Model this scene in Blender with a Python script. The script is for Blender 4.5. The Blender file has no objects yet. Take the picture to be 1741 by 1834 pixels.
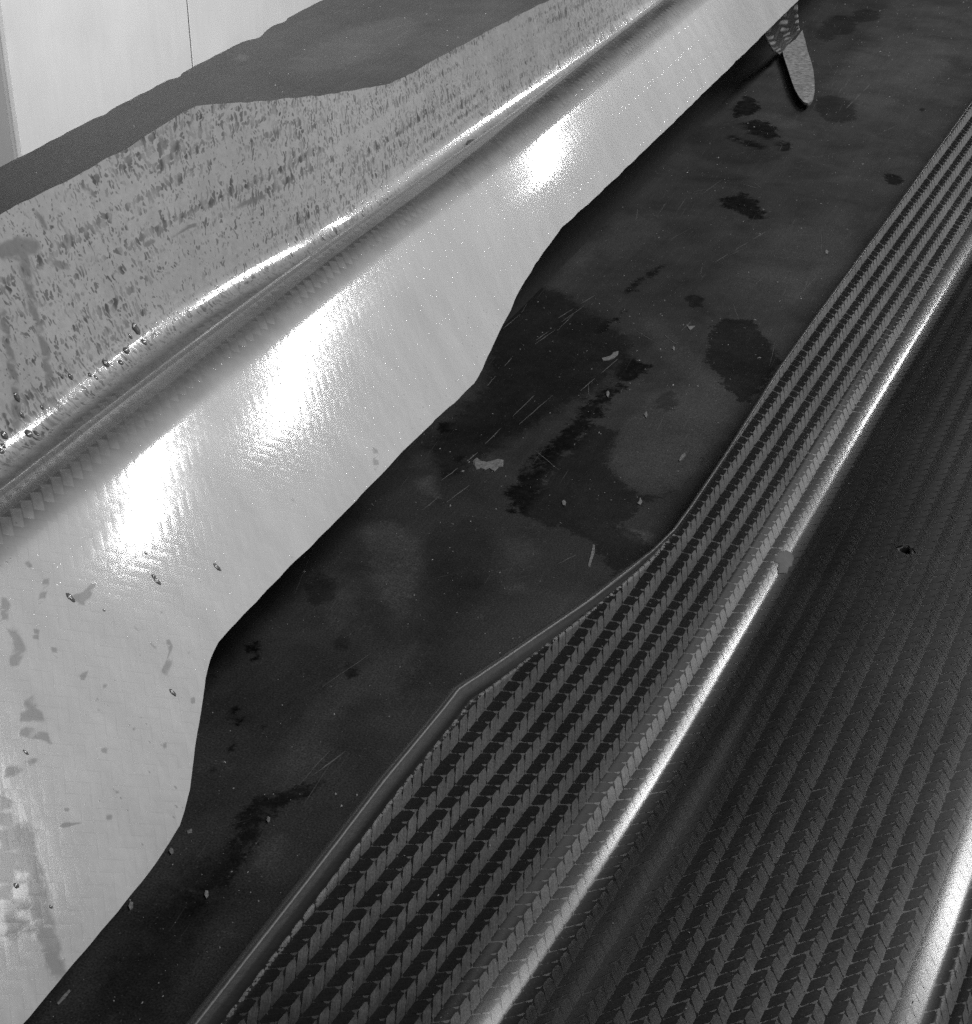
import bpy, bmesh, math, random
import numpy as np
from mathutils import Vector, Matrix

random.seed(7); RNG = np.random.default_rng(7)
scene = bpy.context.scene
col = scene.collection

# ---------------------------------------------------------------- camera
CAM_H, CAM_PITCH, CAM_YAW = 0.36, 30.3758, 24.1287
cam_d = bpy.data.cameras.new("camera"); cam = bpy.data.objects.new("camera", cam_d); col.objects.link(cam)
cam.location = (0, 0, CAM_H)
cam.rotation_euler = (math.radians(90 - CAM_PITCH), 0, math.radians(CAM_YAW))
cam_d.sensor_fit = 'VERTICAL'; cam_d.sensor_height = 24.0; cam_d.lens = 24.0 * 3100 / 1834
cam_d.clip_start = 0.01; cam_d.clip_end = 50
scene.camera = cam

# ---------------------------------------------------------------- world, lamps, exposure
world = bpy.data.worlds.new("World"); scene.world = world; world.use_nodes = True
bg = world.node_tree.nodes['Background']; bg.inputs[0].default_value = (0.5, 0.5, 0.5, 1); bg.inputs[1].default_value = 0.006
vs = scene.view_settings
vs.view_transform = 'Standard'; vs.look = 'None'; vs.exposure = 0.0; vs.gamma = 1.0; vs.use_curve_mapping = False

def lamp(name, loc, target, sx, sy, watts, spread=180):
    d = bpy.data.lights.new(name, 'AREA'); d.shape = 'RECTANGLE'; d.size = sx; d.size_y = sy; d.energy = watts
    d.spread = math.radians(spread)
    o = bpy.data.objects.new(name, d); col.objects.link(o); o.location = loc
    o.rotation_euler = (Vector(target) - Vector(loc)).to_track_quat('-Z', 'Y').to_euler()
    return o
# a row of square ceiling panels further down the workshop
lamp("ceiling_panel_lamp", (0.67, 2.34, 1.6), (0.67, 2.34, 0), 0.30, 0.10, 8.0)
lamp("ceiling_panel_lamp", (0.67, 2.84, 1.6), (0.67, 2.84, 0), 0.30, 0.10, 8.0)
lamp("ceiling_panel_lamp", (0.57, 4.10, 1.6), (0.57, 4.10, 0), 0.32, 0.14, 15)
# the nearest ceiling lamp, above and to the right of the bench
lamp("near_ceiling_lamp", (0.70, 0.50, 1.55), (0.70, 0.50, 0), 0.22, 0.22, 7)
# two unseen soft panels overhead, added to brighten the pale skirt's face
lamp("face_fill_light", (1.25, 5.2, 2.2), (1.25, 5.2, 0), 1.1, 5.6, 9)
lamp("face_fill_light", (1.22, 2.40, 2.2), (1.22, 2.40, 0), 0.88, 1.9, 46)
# unseen fill panel far to the right, added to brighten the flange
lamp("flange_fill_light", (3.2, 5.0, 1.6), (-0.3, 0.6, 0.1), 2.6, 1.4, 10)
# unseen lamp added to brighten the back wall
lamp("wall_fill_lamp", (-0.60, 0.75, 1.2), (-0.95, 1.35, -0.1), 0.3, 0.3, 3.5, 62)

# ---------------------------------------------------------------- traced outlines (metres on the bench)
L_crest = [(0.3671, -0.3258), (0.4723, -0.3303), (0.5712, -0.3327), (0.7164, -0.3296), (1.0129, -0.3388)]
L_gut = [(0.3889, -0.3484), (0.5117, -0.3564), (0.5748, -0.3509), (0.5983, -0.3455), (0.6648, -0.3449), (0.7528, -0.3464), (0.8713, -0.347), (1.0267, -0.3468)]
R_line = [(0.2948, -0.1305), (0.3868, -0.1253), (0.5563, -0.1241), (0.6898, -0.1236), (0.9058, -0.1198)]
L_flange = [(0.45, -0.0662), (0.4875, -0.0651), (0.5305, -0.0659), (0.5675, -0.0695), (0.5752, -0.0698), (0.5895, -0.0665), (0.6467, -0.0537), (0.6907, -0.0445), (0.7054, -0.0419), (0.7191, -0.0407), (0.7717, -0.0396), (0.8395, -0.0379), (0.903, -0.0356)]
L_face = [(0.2297, 0.1163), (0.2592, 0.1164), (0.2923, 0.1164), (0.3011, 0.1154), (0.3071, 0.1147), (0.3133, 0.1127), (0.3187, 0.1105), (0.3313, 0.1038), (0.3436, 0.0974), (0.3536, 0.0922), (0.3609, 0.0894), (0.3682, 0.0877), (0.3759, 0.0873), (0.4079, 0.0878), (0.4648, 0.0889), (0.5026, 0.0887), (0.5572, 0.0897), (0.568, 0.0896), (0.5791, 0.0879), (0.602, 0.0828), (0.6352, 0.0753), (0.6659, 0.07), (0.6805, 0.0683), (0.7031, 0.0658), (0.7432, 0.0658), (0.8671, 0.0661), (1.0026, 0.0662), (1.1583, 0.0662)]
R_flange = [(0.2255, -0.063), (0.2783, -0.0658), (0.3163, -0.0681), (0.3514, -0.0689), (0.3604, -0.0693), (0.3704, -0.0672), (0.4016, -0.0611), (0.4366, -0.0538), (0.4824, -0.0457), (0.502, -0.0434), (0.5198, -0.0431), (0.56, -0.0437), (0.6397, -0.0463), (0.8346, -0.0467), (1.0302, -0.0486)]
DARK = [
 (1, 0.0015, [(-0.2498, 0.5773), (-0.2502, 0.5902), (-0.2503, 0.6119), (-0.249, 0.6411), (-0.2486, 0.6747), (-0.2455, 0.6921), (-0.2497, 0.7135), (-0.2488, 0.7242), (-0.2358, 0.7197), (-0.2359, 0.7082), (-0.2402, 0.6984), (-0.2398, 0.6662), (-0.2395, 0.6308), (-0.2409, 0.6051), (-0.2371, 0.5804), (-0.2341, 0.5642), (-0.2421, 0.5655)]),
 (0.66, 0.001, [(-0.236, 0.5658), (-0.2223, 0.5597), (-0.2143, 0.5609), (-0.2022, 0.5545), (-0.186, 0.5367), (-0.1764, 0.5614), (-0.1909, 0.569), (-0.1983, 0.5729), (-0.1943, 0.592), (-0.1821, 0.6207), (-0.1842, 0.6585), (-0.1814, 0.6264), (-0.1882, 0.6023), (-0.2026, 0.6011), (-0.2208, 0.6196), (-0.2262, 0.6513), (-0.2395, 0.6512), (-0.2399, 0.6056)]),
 (0.79, 0.0006, [(-0.2238, 0.7786), (-0.2188, 0.7862), (-0.2074, 0.792), (-0.1959, 0.7778), (-0.1799, 0.7516), (-0.1816, 0.6966), (-0.1964, 0.7141), (-0.213, 0.7334)]),
 (1, 0.0004, [(-0.2762, 0.598), (-0.2755, 0.596), (-0.2754, 0.5941), (-0.2759, 0.5928), (-0.2769, 0.5924), (-0.2782, 0.5929), (-0.2795, 0.5942), (-0.2807, 0.5961), (-0.2814, 0.5982), (-0.2815, 0.6), (-0.281, 0.6013), (-0.28, 0.6018), (-0.2787, 0.6013), (-0.2774, 0.5999)]),
 (1, 0.0008, [(-0.2846, 0.4369), (-0.2835, 0.4344), (-0.2831, 0.4322), (-0.2835, 0.4307), (-0.2846, 0.4302), (-0.2863, 0.4308), (-0.2881, 0.4324), (-0.2898, 0.4346), (-0.2909, 0.4371), (-0.2914, 0.4394), (-0.291, 0.4409), (-0.2898, 0.4414), (-0.2881, 0.4408), (-0.2863, 0.4392)]),
 (0.8, 0.0008, [(-0.2469, 0.4406), (-0.2461, 0.4385), (-0.2459, 0.4367), (-0.2464, 0.4354), (-0.2474, 0.4349), (-0.2488, 0.4353), (-0.2503, 0.4366), (-0.2516, 0.4385), (-0.2524, 0.4405), (-0.2526, 0.4424), (-0.2521, 0.4437), (-0.2511, 0.4442), (-0.2496, 0.4437), (-0.2481, 0.4424)]),
 (0.5, 0.001, [(-0.2571, 0.4543), (-0.2564, 0.4522), (-0.2565, 0.4503), (-0.2574, 0.4489), (-0.2589, 0.4482), (-0.2607, 0.4484), (-0.2624, 0.4496), (-0.2638, 0.4513), (-0.2645, 0.4534), (-0.2644, 0.4553), (-0.2635, 0.4568), (-0.262, 0.4575), (-0.2602, 0.4572), (-0.2584, 0.4561)]),
 (1, 0.0006, [(-0.27, 0.3995), (-0.2694, 0.3971), (-0.2694, 0.3952), (-0.27, 0.3942), (-0.2711, 0.3943), (-0.2724, 0.3955), (-0.2738, 0.3975), (-0.2748, 0.3999), (-0.2754, 0.4024), (-0.2754, 0.4043), (-0.2748, 0.4053), (-0.2737, 0.4052), (-0.2724, 0.404), (-0.271, 0.402)]),
 (0.9, 0.0006, [(-0.2628, 0.3842), (-0.2622, 0.3829), (-0.262, 0.3818), (-0.2623, 0.3809), (-0.263, 0.3806), (-0.2639, 0.3809), (-0.2649, 0.3817), (-0.2658, 0.3828), (-0.2664, 0.3841), (-0.2666, 0.3853), (-0.2663, 0.3861), (-0.2657, 0.3865), (-0.2647, 0.3862), (-0.2637, 0.3854)]),
 (0.8, 0.0006, [(-0.2619, 0.3711), (-0.2612, 0.3698), (-0.2609, 0.3686), (-0.2611, 0.3678), (-0.2617, 0.3675), (-0.2626, 0.3679), (-0.2636, 0.3687), (-0.2645, 0.3699), (-0.2652, 0.3713), (-0.2655, 0.3725), (-0.2653, 0.3733), (-0.2647, 0.3736), (-0.2638, 0.3732), (-0.2628, 0.3724)]),
 (0.7, 0.0006, [(-0.2824, 0.4036), (-0.2815, 0.4019), (-0.281, 0.4004), (-0.281, 0.3995), (-0.2816, 0.3992), (-0.2825, 0.3997), (-0.2837, 0.4009), (-0.2849, 0.4025), (-0.2858, 0.4043), (-0.2863, 0.4058), (-0.2863, 0.4067), (-0.2857, 0.407), (-0.2847, 0.4065), (-0.2836, 0.4053)]),
 (0.7, 0.0006, [(-0.2893, 0.416), (-0.2888, 0.4147), (-0.2886, 0.4135), (-0.289, 0.4126), (-0.2898, 0.4122), (-0.2909, 0.4124), (-0.292, 0.4132), (-0.2929, 0.4144), (-0.2935, 0.4157), (-0.2937, 0.4169), (-0.2933, 0.4178), (-0.2925, 0.4182), (-0.2914, 0.4179), (-0.2903, 0.4172)]),
 (0.6, 0.0006, [(-0.2603, 0.399), (-0.2599, 0.398), (-0.2598, 0.3971), (-0.2601, 0.3964), (-0.2608, 0.3961), (-0.2616, 0.3963), (-0.2624, 0.3969), (-0.2631, 0.3978), (-0.2635, 0.3987), (-0.2635, 0.3997), (-0.2632, 0.4003), (-0.2626, 0.4006), (-0.2618, 0.4004), (-0.261, 0.3999)]),
 (1, 0.001, [(-0.3207, 1.1256), (-0.3213, 1.1604), (-0.3104, 1.151), (-0.3026, 1.1337), (-0.3056, 1.1147), (-0.3124, 1.109)]),
 (1, 0.0008, [(-0.3041, 1.0969), (-0.2973, 1.1131), (-0.2817, 1.0991), (-0.2739, 1.081), (-0.2797, 1.0722), (-0.2929, 1.0788)]),
 (1, 0.0006, [(-0.3066, 1.0714), (-0.2929, 1.0662), (-0.2769, 1.0587), (-0.2763, 1.0517), (-0.2874, 1.054), (-0.3012, 1.0625)]),
 (1, 0.0008, [(-0.2618, 1.0654), (-0.2609, 1.0606), (-0.2609, 1.0564), (-0.2619, 1.0536), (-0.2637, 1.0528), (-0.2658, 1.0542), (-0.2679, 1.0574), (-0.2697, 1.0619), (-0.2706, 1.0668), (-0.2706, 1.0711), (-0.2696, 1.0739), (-0.2678, 1.0747), (-0.2656, 1.0733), (-0.2635, 1.07)]),
 (0.6, 0.0015, [(-0.2744, 1.1742), (-0.2661, 1.1851), (-0.2529, 1.1796), (-0.2413, 1.1543), (-0.2382, 1.1356), (-0.2464, 1.1227), (-0.2579, 1.1307), (-0.2682, 1.1477)]),
 (1, 0.0015, [(-0.274, 0.9521), (-0.267, 0.9688), (-0.2543, 0.9609), (-0.2408, 0.9345), (-0.2453, 0.9247), (-0.2574, 0.9371), (-0.2662, 0.9381)]),
 (1, 0.0008, [(-0.1821, 1.028), (-0.1822, 1.0238), (-0.1834, 1.021), (-0.1855, 1.0199), (-0.1882, 1.0208), (-0.1909, 1.0236), (-0.1931, 1.0276), (-0.1943, 1.0322), (-0.1943, 1.0364), (-0.1931, 1.0393), (-0.1909, 1.0404), (-0.1882, 1.0394), (-0.1855, 1.0366), (-0.1833, 1.0325)]),
 (0.75, 0.001, [(-0.2345, 0.7998), (-0.2345, 0.7965), (-0.2356, 0.7943), (-0.2376, 0.7936), (-0.2402, 0.7945), (-0.2429, 0.797), (-0.245, 0.8005), (-0.2462, 0.8043), (-0.2463, 0.8077), (-0.2452, 0.81), (-0.2431, 0.8107), (-0.2405, 0.8097), (-0.2378, 0.8072), (-0.2357, 0.8036)]),
 (0.6, 0.002, [(-0.2946, 1.3754), (-0.2926, 1.362), (-0.2935, 1.3504), (-0.2969, 1.3427), (-0.3021, 1.3403), (-0.3083, 1.3437), (-0.3142, 1.3524), (-0.3187, 1.3646), (-0.3209, 1.3781), (-0.3202, 1.3902), (-0.3168, 1.3983), (-0.3113, 1.4008), (-0.3049, 1.397), (-0.2989, 1.3879)]),
 (0.6, 0.002, [(-0.2847, 1.4117), (-0.2837, 1.4023), (-0.285, 1.3938), (-0.2883, 1.388), (-0.293, 1.3859), (-0.2982, 1.3879), (-0.3028, 1.3937), (-0.3061, 1.4021), (-0.3072, 1.4116), (-0.306, 1.4202), (-0.3027, 1.4262), (-0.2979, 1.4284), (-0.2926, 1.4262), (-0.2879, 1.4202)]),
 (0.5, 0.002, [(-0.3033, 1.3443), (-0.3015, 1.3344), (-0.3016, 1.3258), (-0.3033, 1.3203), (-0.3064, 1.3189), (-0.3104, 1.3219), (-0.3143, 1.3286), (-0.3176, 1.3379), (-0.3194, 1.348), (-0.3195, 1.3568), (-0.3178, 1.3625), (-0.3145, 1.364), (-0.3105, 1.3608), (-0.3065, 1.3538)]),
 (0.3, 0.003, [(-0.3293, 1.0499), (-0.3267, 1.0828), (-0.3075, 1.0954), (-0.2747, 1.0744), (-0.262, 1.0581), (-0.2608, 1.0384), (-0.2767, 1.0185), (-0.2971, 1.014), (-0.3156, 1.0257)]),
 (0.5, 0.001, [(-0.2115, 0.6895), (-0.2105, 0.685), (-0.2107, 0.6811), (-0.2119, 0.6784), (-0.214, 0.6775), (-0.2165, 0.6785), (-0.219, 0.6813), (-0.2209, 0.6853), (-0.2219, 0.6897), (-0.2218, 0.6938), (-0.2206, 0.6965), (-0.2184, 0.6975), (-0.2159, 0.6964), (-0.2134, 0.6935)]),
 (0.6, 0.0015, [(-0.2802, 0.4837), (-0.2782, 0.479), (-0.2775, 0.4749), (-0.2783, 0.4721), (-0.2804, 0.4712), (-0.2833, 0.4723), (-0.2866, 0.4753), (-0.2895, 0.4795), (-0.2916, 0.4842), (-0.2923, 0.4885), (-0.2915, 0.4914), (-0.2894, 0.4923), (-0.2864, 0.4911), (-0.2831, 0.488)]),
 (0.35, 0.006, [(-0.2639, 0.5339), (-0.2592, 0.5505), (-0.244, 0.55), (-0.2304, 0.5303), (-0.2234, 0.4985), (-0.232, 0.4822), (-0.2489, 0.4955)]),
 (0.86, 0.002, [(-0.2452, 0.3566), (-0.2413, 0.3673), (-0.2347, 0.3774), (-0.2285, 0.3792), (-0.2289, 0.3744), (-0.2344, 0.3659), (-0.2354, 0.3537), (-0.2327, 0.3407), (-0.2316, 0.3275), (-0.2331, 0.3112), (-0.238, 0.3039), (-0.2413, 0.3179), (-0.2397, 0.3375)]),
 (0.73, 0.004, [(-0.3435, 0.7884), (-0.3107, 0.7866), (-0.259, 0.7481), (-0.2476, 0.7247), (-0.2517, 0.6829), (-0.2624, 0.641), (-0.2773, 0.5781), (-0.299, 0.6013), (-0.2994, 0.668)]),
 (0.66, 0.006, [(-0.2425, 0.2611), (-0.2466, 0.3262), (-0.239, 0.3463), (-0.2306, 0.3227), (-0.2174, 0.2723)]),  # shade beside the pale skirt's lower edge, painted as a soft dark patch
 (0.86, 0.0012, [(-0.2696, 0.8455), (-0.2706, 0.8364), (-0.2731, 0.8035), (-0.277, 0.7953), (-0.2784, 0.8052), (-0.2752, 0.836)]),
 (0.99, 0.0006, [(-0.2731, 0.7133), (-0.2728, 0.7375), (-0.2713, 0.7649), (-0.2693, 0.7828), (-0.2679, 0.7772), (-0.2698, 0.7491), (-0.2698, 0.7183), (-0.2704, 0.7104)]),
 (1, 0.001, [(-0.2941, 0.6232), (-0.2933, 0.6205), (-0.2933, 0.618), (-0.2943, 0.6163), (-0.2959, 0.6155), (-0.2979, 0.616), (-0.2999, 0.6176), (-0.3014, 0.6199), (-0.3023, 0.6226), (-0.3022, 0.6252), (-0.3013, 0.627), (-0.2997, 0.6277), (-0.2976, 0.6272), (-0.2957, 0.6256)]),
 (0.9, 0.001, [(-0.1991, 1.1773), (-0.1988, 1.175), (-0.1989, 1.1731), (-0.1994, 1.1718), (-0.2002, 1.1715), (-0.2011, 1.1721), (-0.2019, 1.1736), (-0.2026, 1.1757), (-0.2029, 1.178), (-0.2027, 1.1799), (-0.2022, 1.1812), (-0.2015, 1.1816), (-0.2006, 1.1809), (-0.1997, 1.1794)]),
 (0.5, 0.001, [(-0.3427, 1.2501), (-0.3415, 1.2436), (-0.3419, 1.2378), (-0.3438, 1.2339), (-0.3468, 1.2325), (-0.3504, 1.234), (-0.3538, 1.2381), (-0.3563, 1.244), (-0.3576, 1.2505), (-0.3572, 1.2564), (-0.3553, 1.2604), (-0.3522, 1.2618), (-0.3486, 1.2602), (-0.3452, 1.256)]),
]
LIGHT = [
 (0.6, 0.004, [(-0.2262, 0.6513), (-0.226, 0.688), (-0.2131, 0.7066), (-0.197, 0.7074), (-0.1823, 0.6859), (-0.1797, 0.6325), (-0.189, 0.6046), (-0.2034, 0.6033), (-0.2206, 0.6224)]),
 (0.7, 0.003, [(-0.2915, 0.5287), (-0.2832, 0.5373), (-0.268, 0.5297), (-0.2567, 0.514), (-0.2518, 0.4942), (-0.2472, 0.4755), (-0.258, 0.483), (-0.2766, 0.5051)]),
 (0.9, 0.0015, [(-0.2892, 0.5728), (-0.2859, 0.5796), (-0.2784, 0.5723), (-0.2742, 0.5623), (-0.2784, 0.563), (-0.2832, 0.566)]),
 (1, 0.0008, [(-0.1954, 0.5669), (-0.193, 0.5714), (-0.1875, 0.5729), (-0.1813, 0.57), (-0.1824, 0.5619), (-0.189, 0.5637)]),
 (0.5, 0.01, [(-0.1883, 0.9298), (-0.1811, 0.903), (-0.1796, 0.872), (-0.1837, 0.8431), (-0.1922, 0.8211), (-0.2036, 0.8097), (-0.2159, 0.8105), (-0.227, 0.8235), (-0.2349, 0.8471), (-0.2379, 0.8774), (-0.235, 0.9087), (-0.2264, 0.9343), (-0.2138, 0.9478), (-0.2, 0.9461)]),
 (0.55, 0.006, [(-0.3168, 0.8538), (-0.3125, 0.8453), (-0.3095, 0.8344), (-0.3085, 0.8232), (-0.3096, 0.8139), (-0.3126, 0.8083), (-0.3168, 0.8073), (-0.3215, 0.8111), (-0.3258, 0.8191), (-0.3289, 0.8298), (-0.3301, 0.8413), (-0.3291, 0.851), (-0.3261, 0.8571), (-0.3217, 0.8581)]),
 (0.45, 0.01, [(-0.2118, 1.3295), (-0.204, 1.2872), (-0.2035, 1.2414), (-0.2098, 1.2009), (-0.2213, 1.1724), (-0.2359, 1.1601), (-0.2511, 1.1659), (-0.2645, 1.1892), (-0.2735, 1.2269), (-0.2761, 1.2728), (-0.2712, 1.318), (-0.2592, 1.3523), (-0.2428, 1.3671), (-0.2256, 1.3586)]),
 (0.5, 0.004, [(-0.2607, 0.7773), (-0.2518, 0.7736), (-0.2179, 0.738), (-0.1849, 0.7033), (-0.1823, 0.6859), (-0.2107, 0.7077), (-0.242, 0.7413)]),
 (0.6, 0.004, [(-0.2233, 0.2773), (-0.2251, 0.2927), (-0.2253, 0.3109), (-0.2241, 0.3152), (-0.222, 0.3087), (-0.2198, 0.2903), (-0.219, 0.2747)]),
 (0.6, 0.002, [(-0.2142, 0.5145), (-0.2137, 0.5125), (-0.2141, 0.5106), (-0.2151, 0.5091), (-0.2167, 0.5084), (-0.2184, 0.5086), (-0.22, 0.5097), (-0.2212, 0.5114), (-0.2217, 0.5134), (-0.2214, 0.5154), (-0.2203, 0.5169), (-0.2187, 0.5176), (-0.217, 0.5173), (-0.2153, 0.5163)]),
 (0.4, 0.004, [(-0.2214, 0.5437), (-0.2194, 0.5381), (-0.2193, 0.5311), (-0.2212, 0.5241), (-0.2247, 0.5185), (-0.2291, 0.5153), (-0.2335, 0.5151), (-0.2372, 0.518), (-0.2394, 0.5234), (-0.2397, 0.5304), (-0.2379, 0.5375), (-0.2343, 0.5434), (-0.2298, 0.5467), (-0.2252, 0.5469)]),
 (0.2, 0.006, [(-0.1975, 0.5143), (-0.1952, 0.5093), (-0.1945, 0.5025), (-0.1956, 0.4951), (-0.198, 0.4886), (-0.2015, 0.4843), (-0.2053, 0.4829), (-0.2086, 0.4847), (-0.211, 0.4893), (-0.2118, 0.4961), (-0.2109, 0.5035), (-0.2085, 0.5102), (-0.2049, 0.5148), (-0.201, 0.5163)]),
 (0.45, 0.004, [(-0.2409, 0.405), (-0.2382, 0.4018), (-0.2364, 0.397), (-0.2359, 0.3916), (-0.2367, 0.3867), (-0.2387, 0.3831), (-0.2415, 0.3816), (-0.2445, 0.3824), (-0.2472, 0.3854), (-0.249, 0.39), (-0.2496, 0.3955), (-0.2489, 0.4006), (-0.2469, 0.4043), (-0.244, 0.4059)]),
 (0.45, 0.004, [(-0.2456, 0.4409), (-0.2426, 0.4371), (-0.2405, 0.4303), (-0.2397, 0.4222), (-0.2402, 0.4143), (-0.242, 0.408), (-0.2447, 0.4047), (-0.2478, 0.4048), (-0.2507, 0.4083), (-0.2529, 0.4146), (-0.2539, 0.4227), (-0.2535, 0.4309), (-0.2517, 0.4375), (-0.2489, 0.4411)]),
 (0.6, 0.002, [(-0.222, 0.3424), (-0.2219, 0.3386), (-0.2227, 0.3358), (-0.2242, 0.3346), (-0.2261, 0.335), (-0.2281, 0.3372), (-0.2298, 0.3406), (-0.2308, 0.3446), (-0.231, 0.3485), (-0.2302, 0.3514), (-0.2287, 0.3527), (-0.2267, 0.3522), (-0.2247, 0.3499), (-0.223, 0.3464)]),
 (0.4, 0.003, [(-0.2341, 0.4609), (-0.2313, 0.4569), (-0.2295, 0.4506), (-0.2292, 0.4434), (-0.2303, 0.4366), (-0.2326, 0.4316), (-0.2357, 0.4293), (-0.2389, 0.43), (-0.2417, 0.4338), (-0.2435, 0.4398), (-0.244, 0.447), (-0.2429, 0.454), (-0.2406, 0.4593), (-0.2374, 0.4618)]),
 (0.5, 0.003, [(-0.2703, 0.4841), (-0.2671, 0.4803), (-0.2647, 0.475), (-0.2638, 0.4694), (-0.2644, 0.4645), (-0.2663, 0.4612), (-0.2694, 0.4602), (-0.2728, 0.4617), (-0.2761, 0.4653), (-0.2785, 0.4705), (-0.2796, 0.4761), (-0.2791, 0.4812), (-0.277, 0.4847), (-0.2739, 0.4857)]),
 (0.6, 0.001, [(-0.6864, 1.0977), (-0.6848, 1.0942), (-0.6844, 1.091), (-0.6851, 1.0888), (-0.687, 1.088), (-0.6895, 1.0887), (-0.6923, 1.0909), (-0.6947, 1.094), (-0.6964, 1.0975), (-0.6968, 1.1007), (-0.696, 1.103), (-0.6942, 1.1038), (-0.6916, 1.1031), (-0.6888, 1.1009)]),
 (0.5, 0.001, [(-0.6664, 0.8521), (-0.6655, 0.8505), (-0.6652, 0.849), (-0.6655, 0.848), (-0.6663, 0.8476), (-0.6676, 0.8479), (-0.669, 0.8489), (-0.6703, 0.8504), (-0.6712, 0.852), (-0.6715, 0.8534), (-0.6713, 0.8545), (-0.6704, 0.8548), (-0.6691, 0.8545), (-0.6677, 0.8535)]),
 (0.4, 0.008, [(-0.6143, 1.2434), (-0.605, 1.2177), (-0.6008, 1.1822), (-0.6022, 1.1447), (-0.6087, 1.1123), (-0.6187, 1.0904), (-0.6305, 1.0827), (-0.6421, 1.0903), (-0.6513, 1.1122), (-0.6565, 1.1452), (-0.6563, 1.1833), (-0.6504, 1.219), (-0.6398, 1.2443), (-0.6268, 1.2531)]),
 (0.45, 0.006, [(-0.2969, 0.9094), (-0.2924, 0.8975), (-0.29, 0.882), (-0.2903, 0.8661), (-0.2931, 0.8527), (-0.2978, 0.8443), (-0.3035, 0.8424), (-0.3092, 0.8473), (-0.3138, 0.8582), (-0.3164, 0.8732), (-0.3165, 0.8895), (-0.3138, 0.9038), (-0.3089, 0.913), (-0.3029, 0.915)]),
 (0.5, 0.003, [(-0.2699, 1.11), (-0.2702, 1.1032), (-0.2744, 1.0983), (-0.2814, 1.0962), (-0.2901, 1.0973), (-0.2987, 1.1014), (-0.3056, 1.1078), (-0.3093, 1.1153), (-0.3091, 1.1223), (-0.305, 1.1274), (-0.2977, 1.1296), (-0.2888, 1.1283), (-0.2801, 1.124), (-0.2733, 1.1174)]),
 (0.35, 0.02, [(-0.5522, 1.4208), (-0.5307, 1.3668), (-0.5155, 1.2972), (-0.5088, 1.2277), (-0.5109, 1.1709), (-0.5207, 1.1347), (-0.5363, 1.1235), (-0.5553, 1.1387), (-0.5749, 1.1792), (-0.5917, 1.2402), (-0.6023, 1.3124), (-0.6034, 1.3812), (-0.5938, 1.4298), (-0.5751, 1.4443)]),
]
SCRATCHES = [((-0.2974, 0.6448), (-0.3017, 0.7363)), ((-0.279, 0.5763), (-0.2739, 0.6171)), ((-0.2995, 0.6912), (-0.292, 0.7481)), ((-0.3184, 0.7071), (-0.3167, 0.7522)), ((-0.2755, 0.6147), (-0.2743, 0.6728)), ((-0.2972, 0.7533), (-0.2892, 0.7963)), ((-0.2782, 0.5275), (-0.2704, 0.5974)), ((-0.233, 0.3819), (-0.228, 0.4034)), ((-0.2565, 0.6807), (-0.2525, 0.7225)), ((-0.2693, 0.6379), (-0.266, 0.6765)), ((-0.221, 0.6033), (-0.2171, 0.6268)), ((-0.2603, 0.3094), (-0.2538, 0.3189)), ((-0.2971, 0.7238), (-0.2906, 0.7756)), ((-0.2861, 0.5534), (-0.2815, 0.5815)), ((-0.2698, 0.9837), (-0.2428, 0.9744)), ((-0.2413, 0.756), (-0.2204, 0.7369)), ((-0.2502, 0.3649), (-0.2478, 0.3784)), ((-0.6361, 1.1776), (-0.6187, 1.2395)), ((-0.6641, 0.9461), (-0.6616, 0.9552)), ((-0.25, 1.137), (-0.2474, 1.2227)), ((-0.2473, 0.8572), (-0.2335, 0.9183)), ((-0.2088, 0.5354), (-0.2014, 0.5525)), ((-0.2692, 0.561), (-0.2639, 0.5948)), ((-0.2174, 0.3952), (-0.2174, 0.4032))]
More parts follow.
